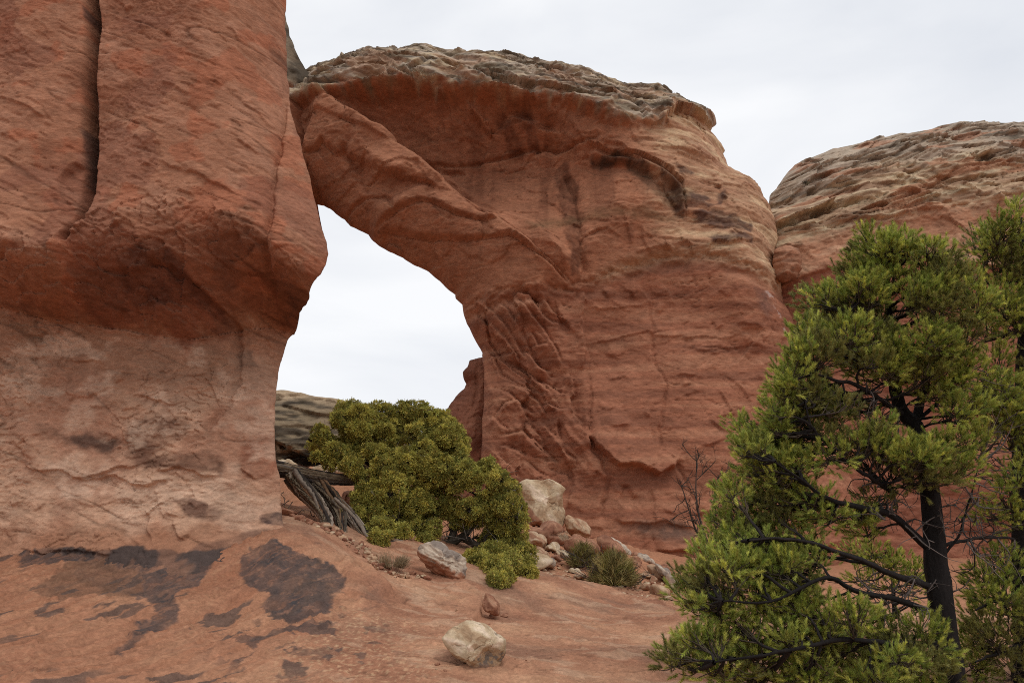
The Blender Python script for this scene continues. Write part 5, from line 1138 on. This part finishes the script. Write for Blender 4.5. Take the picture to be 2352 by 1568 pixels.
def juniper():
    r = np.random.default_rng(31)
    jb = P3(*JZ(1300, 1160), 16.9)
    root = empty('juniper_tree', tuple(jb)); org = np.array(jb)
    stems = {}
    J = lambda zx, zy, Y: P3(*JZ(zx, zy), Y)
    wd = Wood(); dk = srgb(62, 52, 46); dk2 = srgb(84, 72, 64)
    mains = [([J(960,1130,16.9), J(1100,1160,17.1), J(1290,1165,17.3), J(1400,1130,17.4), J(1490,1060,17.4), J(1540,960,17.5), J(1560,830,17.6)], .13, .05),
             ([J(1440,1110,17.4), J(1530,1170,17.1), J(1600,1200,17.0), J(1700,1260,16.9), J(1740,1340,16.8)], .10, .02),
             ([J(1360,1150,17.4), J(1390,1050,17.5), J(1400,960,17.8), J(1330,800,18), J(1300,650,18.1), J(1320,480,18.1)], .09, .03),
             ([J(1000,1130,17.0), J(1010,960,17.5), J(930,760,17.8), J(890,620,17.9), J(880,420,18), J(860,290,18)], .10, .02),
             ([J(920,800,17.8), J(1000,740,17.7), J(1080,620,17.6), J(1100,470,17.8), J(1110,300,18)], .08, .02),
             ([J(890,700,17.9), J(740,560,17.8), J(650,440,17.8), J(640,300,17.8)], .06, .015),
             ([J(730,620,17.8), J(600,600,17.6), J(520,520,17.6), J(440,460,17.6)], .045, .012),
             ([J(1010,950,17.3), J(900,900,17.0), J(800,880,16.9)], .05, .015), ([J(1020,1040,17.2), J(950,1060,16.9), J(880,1060,16.8)], .045, .015),
             ([J(1540,1000,17.4), J(1640,900,17.3), J(1720,820,17.3), J(1700,700,17.4)], .06, .015), ([J(1600,950,17.3), J(1740,960,17.1), J(1830,980,17.0)], .045, .012)]
    nodes = []
    for k, (p, a, b) in enumerate(mains):
        q = smooth_path(p, 26, .012, k); wd.add(q, np.linspace(a, b, 26), 10, dk if k % 2 else dk2, ridge=.22, nr=3, twist=2, seed=k); nodes.append(q)
    nodes = np.concatenate(nodes)
    wd.build('trunk', M_DEADWOOD, root, org)
    tw = Wood(); VV, CC = [], []
    for k, (zx, zy, rx, ry) in enumerate(jp):
        px, py = JZ(zx, zy); s = .32406 * 17.3 / FPX
        Y = 17.3 + r.uniform(-.45, .35) + (.5 if zy < 500 else 0) - (.35 if (zy > 700 and zx < 1000) else 0)
        Y = min(Y, ground_hit(px, py + ry * .32406 * .8)[0, 1] - .15)
        c = P3(px, py, Y); R = np.array([rx * s, (rx + ry) * .5 * s, ry * s]) * 1.0
        b = nodes[np.argmin(np.linalg.norm(nodes - c, axis=1) + np.maximum(0, nodes[:, 2] - c[2]) * .5)]
        tw.add(smooth_path([b, (b + c) / 2 + r.normal(size=3) * .08, c], 10, .01, k), np.linspace(.03, .01, 10), 5, dk * r.uniform(.7, 1.3))
        nk = int(10 + 16 * R[0] * R[2] / .02)
        d = unit(r.normal(size=(nk, 3))); rad = r.uniform(.72, 1.12, nk)
        kc = c + d * rad[:, None] * R
        for i in range(nk):
            if i % 3 == 0:
                tw.add(smooth_path([c + r.normal(size=3) * .04, (c + kc[i]) / 2 + r.normal(size=3) * .03, kc[i]], 5), np.linspace(.010, .004, 5), 4, (dk if i % 4 else srgb(120, 112, 104)) * r.uniform(.7, 1.3))
            n = int(r.integers(90, 150)); kr = r.uniform(.045, .09)
            dirs = unit(r.normal(size=(n, 3)) + d[i] * .5 + np.array([0, 0, .35])); rr = kr * r.uniform(.35, 1.0, n) ** .6 * (1 + .25 * fbm(dirs[:, 0] * 2 + i, dirs[:, 2] * 2 + k, 2, 5))
            p = kc[i] + dirs * rr[:, None]
            ax_ = unit(dirs + r.normal(size=(n, 3)) * .55); sd_ = unit(np.cross(ax_, r.normal(size=(n, 3))))
            ln = np.where(r.random(n) < .07, r.uniform(.04, .08, n), r.uniform(.02, .05, n))[:, None]; wd_ = r.uniform(.005, .010, n)[:, None]
            VV.append(np.stack([p - sd_ * wd_ * .6, p + sd_ * wd_ * .6, p + ax_ * ln + sd_ * wd_ * .9, p + ax_ * ln * 1.1 - sd_ * wd_ * .9], 1))
            t = r.uniform(); base = srgb(192, 182, 92) * (1 - t) + srgb(148, 150, 78) * t
            cc = base * r.uniform(.5, 1.35) * r.uniform(.7, 1.3, (n, 1)); cc = np.where(r.random((n, 1)) < .12, srgb(214, 192, 100), cc); cc = np.where(r.random((n, 1)) < .03, srgb(120, 84, 50), cc)
            CC.append(np.repeat(cc, 4, 0))
    for k in range(520):
        b = nodes[r.integers(len(nodes))]; d = unit(r.normal(size=3) + np.array([0, 0, .5])); l = r.uniform(.25, .7); q = smooth_path([b, b + d * l * .5 + r.normal(size=3) * .06, b + d * l + r.normal(size=3) * .1], 7)
        tw.add(q, np.linspace(.010, .003, 7), 4, (dk if r.random() < .7 else srgb(126, 118, 110)) * r.uniform(.6, 1.3))
    tw.build('twigs', M_DEADWOOD, root, org)
    V = np.concatenate(VV).reshape(-1, 3); F = np.arange(len(V)).reshape(-1, 4)
    mesh_np('foliage', V - org, F, None, M_JUNI, root, np.concatenate(CC), smooth=False)
    tag(root, 'spreading olive green juniper bush on the slope in front of the arch opening', 'juniper')
juniper()
# ------------------------------------------------------------------ pines
pads_a = [(1870,985,50,35),(1900,1050,50,35),(1860,1150,55,35),(1790,1150,50,35),(1930,930,40,28),(1990,940,40,25),(1880,930,45,30),(2240,930,45,35),(2200,950,45,35),(1995,545,30,25),(2020,575,45,35),(2085,555,25,30),(2060,590,45,35),(1975,600,35,40),(2010,640,60,35),(2105,590,20,25),(1950,630,35,30),(2060,650,55,35),(1990,680,55,35),(1860,690,40,35),(1900,690,45,40),(1890,740,60,45),(1940,720,50,40),(1850,770,40,40),(1880,820,65,50),(1840,830,35,30),(1960,770,60,45),(2010,740,55,40),(2040,800,55,50),(1950,830,50,40),
 (2130,620,45,35),(2170,590,35,35),(2180,640,45,40),(2120,680,55,40),(2160,710,60,50),(2210,650,40,40),(2230,700,45,45),(2200,780,50,45),(2140,790,60,50),(2090,850,70,50),(2000,860,45,30),(2150,870,60,40),(2220,850,40,40),
 (1820,870,50,40),(1800,905,40,30),(1850,880,50,35),(1870,905,35,30),(1790,930,40,30),(1830,940,35,30),(1895,925,45,25),(1910,955,45,25),(1700,985,30,30),(1740,1000,50,35),(1790,1010,50,40),(1830,985,40,35),(1770,1050,60,40),(1720,1040,35,25),(1820,1060,55,35),(1720,1080,40,30),(1760,1100,60,35),(1830,1100,45,30),
 (1985,1010,45,30),(2030,1030,50,35),(1950,1050,35,25),(2110,1040,60,40),(2170,1030,60,40),(2230,1010,45,40),(2130,1090,70,45),(2200,1080,50,35),(2060,1070,40,25),
 (1680,1130,40,30),(1690,1170,45,35),(1740,1180,50,35),(1800,1180,40,25),(1660,1200,40,30),(1700,1220,50,30),(1780,1240,55,40),(1730,1260,50,35),(1650,1260,40,30),(1610,1270,30,25),(1680,1300,60,40),(1760,1300,70,40),(1840,1230,50,35),(1850,1290,50,40),(1900,1190,50,30),(1960,1190,50,30),(2010,1150,40,25),(1990,1220,45,25),
 (1600,1330,40,30),(1650,1350,60,40),(1740,1370,70,45),(1820,1350,60,45),(1570,1365,30,25),(1620,1400,45,30),(1690,1420,60,40),(1780,1430,70,45),(1860,1400,55,45),(1590,1470,35,25),(1545,1515,40,28),(1590,1520,50,30),(1640,1480,45,30),(1640,1535,55,30),(1700,1490,60,40),(1740,1540,70,40),(1820,1500,60,45),
 (1900,1440,60,35),(1960,1420,55,35),(2020,1450,60,35),(1900,1500,70,45),(1980,1500,70,45),(2060,1490,60,40),(2120,1440,40,30),(2140,1490,50,30),(1860,1555,60,30),(1960,1555,70,30),(2060,1550,70,35),(2150,1545,50,30),(1700,1590,70,30),(1850,1610,80,40),(2000,1610,80,40),(2120,1600,60,40)]
pads_b = [(2250,560,35,40),(2290,540,40,45),(2340,510,30,50),(2300,600,50,45),(2340,620,40,60),(2280,680,50,50),(2330,740,45,60),(2260,760,50,50),(2290,830,40,35),(2360,560,40,40),(2400,600,60,60),(2400,720,60,60),(2420,840,60,60),(2290,900,50,45),(2330,920,40,60),(2280,960,45,40),(2320,1000,40,40),(2400,980,60,60),(2330,1190,25,40),(2265,1180,35,22),(2330,1100,30,50),
 (2270,1330,50,40),(2310,1300,40,50),(2240,1350,30,30),(2300,1390,60,45),(2250,1420,40,35),(2220,1470,45,35),(2290,1470,60,50),(2230,1530,50,40),(2320,1540,40,40),(2340,1420,30,50),(2420,1400,60,60),(2440,1520,60,60),(2250,1600,60,40),(2450,1150,60,60)]
pads_c = [(1960,1262,40,22),(2000,1268,40,24),(2050,1290,45,24),(2100,1310,40,26),(2020,1300,50,24),(2085,1345,45,25),(1980,1330,40,25),(2130,1330,25,30)]
def fill_pads(pads, gaps, seed, p=.62):
    r = np.random.default_rng(seed); o = list(pads)
    for i, a in enumerate(pads):
        for b in pads[i + 1:]:
            d = math.hypot(a[0] - b[0], a[1] - b[1])
            if 40 < d < 120 and r.random() < p:
                x, y = (a[0] + b[0]) / 2 + r.normal() * 8, (a[1] + b[1]) / 2 + r.normal() * 8
                if any(g[0] < x < g[2] and g[1] < y < g[3] for g in gaps): continue
                if r.random() < .4: o.append((x, y, (a[2] + b[2]) * .36, (a[3] + b[3]) * .36))
    return o
GAPS = [(1930,1100,2110,1170),(2180,1135,2320,1310),(1920,1335,2110,1410),(1940,880,2040,970)]
pads_a = fill_pads(pads_a, GAPS, 1); pads_b = fill_pads(pads_b, GAPS, 2)
def pine(pads, trunk_paths, limb_paths, Y0, spread, label, seed, dens=1.0, base=None, nl=.046, dead=0, dead_boxes=()):
    r = np.random.default_rng(seed)
    org = np.array(base, float); root = empty('pine_tree', tuple(org))
    bark = srgb(36, 31, 30); bark2 = srgb(84, 70, 62)
    def path3(p, n, jit, s): return smooth_path([P3(a, b, c) for a, b, c in p], n, jit, s)
    wd = Wood(); nodes = []
    for k, (p, a, b) in enumerate(trunk_paths):
        q = path3(p, 40, .006, seed + k); wd.add(q, np.linspace(a, b, 40), 16, bark * .8, ridge=.18, nr=6, seed=seed + k); nodes.append(q)
    wd.build('trunk', M_BARK, root, org)
    for k, (p, a, b) in enumerate(limb_paths):
        wd = Wood(); q = path3(p, 26, .012, seed + 50 + k); wd.add(q, np.linspace(a * .72, b * .7, 26), 10, bark * (.8 if k % 3 else 1.3), ridge=.15, nr=4, seed=k); nodes.append(q); wd.build('limb', M_BARK, root, org)
    nodes = np.concatenate(nodes); trunk_x = trunk_paths[0][0][2][0]
    tw = Wood(); NV, NC, BV, BC = [], [], [], []
    up = np.array([0, 0, 1.0])
    for k, (px, py, rx, ry) in enumerate(pads):
        Y = Y0 + r.uniform(-spread, spread * .8) - (.7 * spread if py > 1280 and px < 2100 else 0)
        if abs(px - trunk_x) < 80: Y = Y0 - r.uniform(.2, .6)
        s = Y / FPX; c = P3(px, py, Y); R = np.array([rx * s, (rx + ry) * .55 * s, ry * s])
        cost = np.linalg.norm(nodes - c, axis=1) + np.maximum(0, nodes[:, 2] - c[2] + .1) * .8
        b = nodes[np.argmin(cost)]
        mid = (b + c) / 2 + np.array([0, 0, -.06 * np.linalg.norm(c - b)]) + r.normal(size=3) * .04
        br = smooth_path([b, mid, c - np.array([0, 0, R[2] * .5])], 16, .008, k); L_ = np.linalg.norm(c - b)
        tw.add(br, np.linspace(.010 + .012 * L_, .007, 16), 6, bark * r.uniform(.8, 1.5))
        ns = max(8, int(dens * 92 * (rx * ry) / 1900))
        dd = unit(r.normal(size=(ns, 3)) + np.array([0, -.1, .15])); p0 = c + dd * (r.random((ns, 1)) ** .45) * R * 1.12
        out_ = unit(c - b + 1e-6)
        dirs = unit(dd * .8 + out_ * .35 + up * r.uniform(.25, 1.0, (ns, 1)) + r.normal(size=(ns, 3)) * .3)
        olive = r.random() < .22
        for i in range(ns):
            j = r.integers(5, 16); q0 = br[j]; e = p0[i]
            if i % 4 == 0: tw.add(smooth_path([q0, (q0 + e) / 2 - up * .02 + r.normal(size=3) * .02, e], 5), np.linspace(.006, .0035, 5), 4, bark2 * r.uniform(.5, 1.2))
            sl = r.uniform(.05, .11); d = dirs[i]; n = int(r.uniform(66, 96))
            t = r.random(n) ** .8; a = r.uniform(0, 6.283, n); u = unit(np.cross(d, r.normal(size=3))); v = np.cross(d, u)
            rad = np.cos(a)[:, None] * u + np.sin(a)[:, None] * v
            ang = np.radians(r.uniform(22, 62, n) * (1 - .45 * t))[:, None]
            nd = unit(d * np.cos(ang) + rad * np.sin(ang) + r.normal(size=(n, 3)) * .08 + up * .06)
            st = e + d * (t * sl)[:, None]; ln = (nl * r.uniform(.75, 1.2, n))[:, None]
            sd_ = unit(np.cross(nd, r.normal(size=(n, 3)))) * .0020
            NV.append(np.stack([st - sd_, st + sd_, st + nd * ln], 1))
            if olive: cc = srgb(128, 126, 68)
            else:
                w_ = r.random(); cc = srgb(122, 140, 60) * (1 - w_) + srgb(190, 190, 94) * w_
            cc = cc * r.uniform(.6, 1.35) * r.uniform(.75, 1.25, (n, 1)); cc = cc * (1 + .35 * (t[:, None] - .4))
            NC.append(np.repeat(cc, 3, 0))
            if r.random() < .02:
                q_ = e + d * sl; u_ = u[0] * .005; v_ = v[0] * .005; NV.append(np.stack([np.stack([q_ - u_, q_ + u_, q_ + d * .035]), np.stack([q_ - v_, q_ + v_, q_ + d * .035])])); NC.append(np.tile(srgb(206, 120, 54), (6, 1)))
    # bare dead twigs inside the crown
    for k in range(dead):
        bx = dead_boxes[k % len(dead_boxes)]; a_ = P3(r.uniform(bx[0], bx[2]), r.uniform(bx[1], bx[3]), Y0 + r.uniform(-.5, .6))
        b_ = nodes[np.argmin(np.linalg.norm(nodes - a_, axis=1))]
        m_ = (a_ + b_) / 2 + r.normal(size=3) * .09; q = smooth_path([b_, m_, a_], 12, .012, k); g = srgb(84, 76, 72) * r.uniform(.5, 1.7)
        tw.add(q, np.linspace(.011, .003, 12), 5, g)
        for h in range(4):
            j = r.integers(3, 11); e = q[j] + r.normal(size=3) * .13 + (q[-1] - q[0]) * .15; tw.add(smooth_path([q[j], (q[j] + e) / 2 + r.normal(size=3) * .03, e], 7), np.linspace(.005, .0018, 7), 4, g * r.uniform(.7, 1.3))
    tw.build('twigs', M_BARK, root, org)
    V = np.concatenate(NV).reshape(-1, 3)
    mesh_np('foliage', V - org, None, np.arange(len(V)).reshape(-1, 3), M_NEEDLE, root, np.concatenate(NC), smooth=False)
    tag(root, label, 'pine'); return root
YP = 8.6
pine(pads_a, [([(2190,1800,YP),(2180,1568,YP),(2166,1430,YP),(2150,1330,YP),(2141,1220,YP),(2132,1120,YP),(2118,1040,YP+.05),(2101,973,YP+.1)], .155, .085),
              ([(2101,973,YP+.1),(2065,933,YP+.1),(2050,860,YP+.1),(2043,760,YP+.1),(2039,660,YP+.05),(2030,600,YP),(2010,560,YP)], .08, .012),
              ([(2101,973,YP+.1),(2120,900,YP+.2),(2150,800,YP+.25),(2165,720,YP+.2),(2168,640,YP+.1)], .055, .012)],
     [([(2071,950,YP),(2020,915,YP-.2),(1968,886,YP-.3),(1928,876,YP-.4),(1860,860,YP-.5),(1810,890,YP-.5)], .045, .012),
      ([(2051,1133,YP),(2010,1105,YP-.3),(1968,1079,YP-.4),(1901,1023,YP-.5),(1865,973,YP-.6),(1848,913,YP-.6)], .04, .01),
      ([(2130,1255,YP),(2090,1222,YP-.1),(2049,1186,YP-.2),(1980,1160,YP-.4),(1901,1136,YP-.5),(1851,1103,YP-.6),(1780,1060,YP-.7)], .065, .012),
      ([(2150,1352,YP),(2060,1318,YP-.3),(1988,1288,YP-.5),(1911,1261,YP-.7),(1820,1235,YP-.8),(1720,1240,YP-.9)], .055, .012),
      ([(2160,1415,YP),(2064,1372,YP-.4),(1968,1357,YP-.6),(1892,1326,YP-.8),(1780,1380,YP-1.0),(1660,1380,YP-1.0)], .05, .012),
      ([(2170,1480,YP),(2060,1480,YP-.5),(1940,1470,YP-.9),(1800,1500,YP-1.1),(1640,1520,YP-1.2)], .05, .012),
      ([(2075,671,YP+.1),(2110,640,YP),(2150,610,YP-.1)], .02, .008), ([(2045,760,YP),(1990,730,YP-.2),(1920,710,YP-.3),(1870,700,YP-.4)], .025, .008), ([(2050,850,YP),(1980,830,YP-.2),(1900,815,YP-.3)], .025, .008),
      ([(2150,1257,YP),(2200,1246,YP+.1),(2260,1240,YP+.2),(2330,1238,YP+.4)], .03, .018), ([(2158,1290,YP),(2200,1240,YP),(2215,1190,YP),(2240,1130,YP),(2250,1060,YP)], .022, .008), ([(2101,973,YP+.1),(2160,900,YP+.1),(2215,800,YP+.1),(2230,720,YP)], .035, .01)],
     YP, .55, 'bushy green pine with dark trunk in the right foreground, its crown widest below', 61, 1.0, P3(2195, 1800, YP) * np.array([1, 1, 0]) + np.array([0, 0, -.6]), dead=120, dead_boxes=[(1900,1110,2120,1230),(1900,1330,2130,1420),(2170,1130,2320,1330),(1940,880,2080,1000),(2180,870,2330,1000)])
YQ = 9.4
pine(pads_b, [([(2362,1800,YQ),(2352,1500,YQ),(2344,1300,YQ),(2340,1100,YQ),(2343,900,YQ),(2350,750,YQ),(2352,600,YQ),(2345,500,YQ)], .14, .02)],
     [([(2343,960,YQ),(2300,920,YQ),(2250,880,YQ-.1),(2170,900,YQ-.2)], .04, .015), ([(2350,700,YQ),(2310,690,YQ),(2270,640,YQ),(2255,580,YQ)], .03, .01), ([(2345,1360,YQ),(2300,1370,YQ-.3),(2240,1400,YQ-.6)], .035, .012), ([(2350,1000,YQ),(2420,960,YQ),(2480,900,YQ)], .04, .012), ([(2350,1480,YQ),(2300,1500,YQ-.4),(2240,1520,YQ-.7)], .035, .012), ([(2352,800,YQ),(2400,720,YQ),(2430,650,YQ)], .03, .01)],
     YQ, .5, 'second green pine cut off by the right picture edge, behind the first pine', 62, 1.0, P3(2362, 1800, YQ) * np.array([1, 1, 0]) + np.array([0, 0, -.6]), dead=40, dead_boxes=[(2200,1030,2330,1330)])
YS = 12.0
gs = ground_hit(2060, 1400)[0]
pine(pads_c, [([(2055,1420,YS),(2052,1360,YS),(2045,1300,YS),(2030,1262,YS)], .04, .01)], [], YS, .3, 'small low pine sapling behind the first pine trunk', 63, 1.3, P3(2055, 1425, YS), dead=0)

# ------------------------------------------------------------------ shrubs and grass
def bare_shrub(name, basepx, Y, tips, seed, label, r0=.035):
    r = np.random.default_rng(seed); b = P3(*basepx, Y); root = empty(name, tuple(b)); wd = Wood(); col = srgb(70, 60, 58)
    def grow(p, d, l, rad, depth):
        n = 7; q = smooth_path([p, p + d * l * .5 + r.normal(size=3) * l * .08, p + d * l], n); wd.add(q, np.linspace(rad, rad * .6, n), 5, col * r.uniform(.7, 1.4) * (1.3 if depth < 2 else .9))
        if depth >= 4: return
        for k in range(r.integers(3, 6)):
            t = r.integers(2, n); nd = unit(d + r.normal(size=3) * .62 + np.array([0, 0, .12])); grow(q[t], nd, l * r.uniform(.4, .62), rad * .5, depth + 1)
    for (tx, ty) in tips:
        t = P3(tx, ty, Y + r.uniform(-.2, .2)); v = t - b; l = np.linalg.norm(v)
        q = smooth_path([b, b + v * .45 + r.normal(size=3) * l * .06 + np.array([0, 0, .05 * l]), t], 16, .01, seed); wd.add(q, np.linspace(r0, .006, 16), 7, col * 1.2)
        for k in range(9):
            j = r.integers(4, 15); grow(q[j], unit(v / l + r.normal(size=3) * .7), l * r.uniform(.12, .3), r0 * .35, 2)
    wd.build('branches', M_BARK, root, b); tag(root, label, 'bare shrub')
bare_shrub('bare_shrub', (1632, 1275), 20, [(1600,1050),(1560,1100),(1640,1140),(1665,1120),(1590,1170),(1650,1090)], 5, 'leafless grey shrub standing against the red wall beside the pine')
def broom(px0, px1, pyb, pyt, Y, n, seed, label, cat, cols, wdt=.006, lean=.35, name='broom_bush', wood=12, base_w=.5, spr=.38):
    r = np.random.default_rng(seed); root = empty(name, tuple(P3((px0 + px1) / 2, pyb, Y))); org = np.array(root.location); xs = r.uniform(px0, px1, n); V, C = [], []
    dome = name == 'broom_bush'
    cx = (px0 + px1) / 2; hw = (px1 - px0) / 2; s = Y / FPX; H = (pyb - pyt) * s
    tw = Wood(); ncl = max(3, n // 160); clx = r.uniform(-1, 1, ncl); clh = r.uniform(.55, 1.0, ncl); cly = r.uniform(-.5, .5, ncl); clb = r.uniform(.0, .45, ncl); clc = r.integers(0, len(cols), ncl)
    for k in range(n):
        c = r.integers(ncl); base = P3(cx + clx[c] * hw * base_w, pyb - clb[c] * (pyb - pyt) * (1 - abs(clx[c]) * .3), Y + cly[c] * hw * s) + r.normal(size=3) * np.array([.05, .05, .02])
        d = unit(np.array([clx[c] * lean + r.normal() * spr, -.1 + r.normal() * .5, 1.0])); l = H * clh[c] * r.uniform(.45, 1.0) * (1 - clb[c] * .6) * (1 - .3 * abs(clx[c]))
        if dome:
            th_ = r.uniform(0, math.pi); e_ = r.random() ** .5
            base = P3(cx + hw * .85 * e_ * math.cos(th_), pyb - (pyb - pyt) * .72 * e_ * math.sin(th_), Y + r.normal() * hw * s * .45); l = H * r.uniform(.12, .30)
            d = unit(np.array([math.cos(th_) * .8 + r.normal() * .5, r.normal() * .5, .35 + math.sin(th_) * .7 + r.normal() * .25])); clc[c] = int((th_ * 3 + e_ * 4) % len(cols))
        sd_ = unit(np.cross(d, r.normal(size=3))) * wdt * .5; m = base + d * l * .5 + r.normal(size=3) * l * .04; e = base + d * l + r.normal(size=3) * l * .16
        V.append(np.array([base - sd_, base + sd_, m + sd_, m - sd_])); V.append(np.array([m - sd_, m + sd_, e + sd_ * .5, e - sd_ * .5]))
        cc = cols[clc[c]] * r.uniform(.65, 1.3); C.append(np.tile(cc, (8, 1)))
    for k in range(wood):
        b = P3(cx + r.uniform(-.6, .6) * hw, pyb, Y); d = unit(np.array([r.normal() * .7, r.normal() * .4, .7])); l = H * r.uniform(.4, .9)
        q = smooth_path([b, b + d * l * .5 + r.normal(size=3) * .06, b + d * l + r.normal(size=3) * .08], 10, .006, k); tw.add(q, np.linspace(.014, .004, 10), 5, srgb(70, 62, 60) * r.uniform(.6, 1.6))
        for h in range(3):
            j = r.integers(3, 9); e = q[j] + r.normal(size=3) * l * .18; tw.add(smooth_path([q[j], (q[j] + e) / 2, e], 5), np.linspace(.006, .002, 5), 4, srgb(80, 72, 68) * r.uniform(.6, 1.5))
    if wood: tw.build('branches', M_BARK, root, org)
    V = np.concatenate(V); mesh_np('stems', V - org, np.arange(len(V)).reshape(-1, 4), None, M_DRY, root, np.concatenate(C), smooth=False)
    tag(root, label, cat)
GY = lambda px, py: float(ground_hit(px, py)[0, 1])
OL = [srgb(146, 130, 70), srgb(120, 114, 60), srgb(176, 154, 84), srgb(100, 90, 52)]
broom(1356, 1462, 1345, 1252, GY(1410, 1345), 4600, 3, 'large olive green broom bush with dark twigs in front of the slanting slabs', 'bush', OL, .008, .6, wood=60, base_w=.8, spr=.65)
broom(1305, 1372, 1302, 1232, GY(1335, 1308), 1500, 4, 'smaller dark olive broom bush left of the large one', 'bush', OL[:2] + OL[3:], .008, .5, wood=30, base_w=.75, spr=.6)
STRAW = [srgb(196, 170, 136), srgb(170, 144, 114), srgb(214, 190, 156), srgb(142, 120, 96)]
broom(862, 935, 1312, 1258, GY(900, 1312), 900, 5, 'dry straw coloured grass tuft below the juniper foliage', 'grass tuft', STRAW, .004, .8, 'grass_tuft', 0, .6)
broom(1286, 1302, 1246, 1218, GY(1294, 1300) + 1.5, 160, 6, 'small dry grass tuft under the big pale boulder', 'grass tuft', STRAW, .006, .5, 'grass_tuft', 0, .6)
broom(1590, 1640, 1318, 1275, GY(1615, 1318), 500, 7, 'grey dead tuft of brush on the sandy ground beside the pine', 'grass tuft', [srgb(128, 112, 98), srgb(100, 88, 78)], .008, .6, 'grass_tuft', 0, .7)
broom(1845, 1858, 424, 412, 36.8, 90, 8, 'tiny grey tuft growing on a ledge of the bedded wall top', 'grass tuft', [srgb(110, 104, 84), srgb(90, 84, 70)], .02, .8, 'grass_tuft', 0, .7)
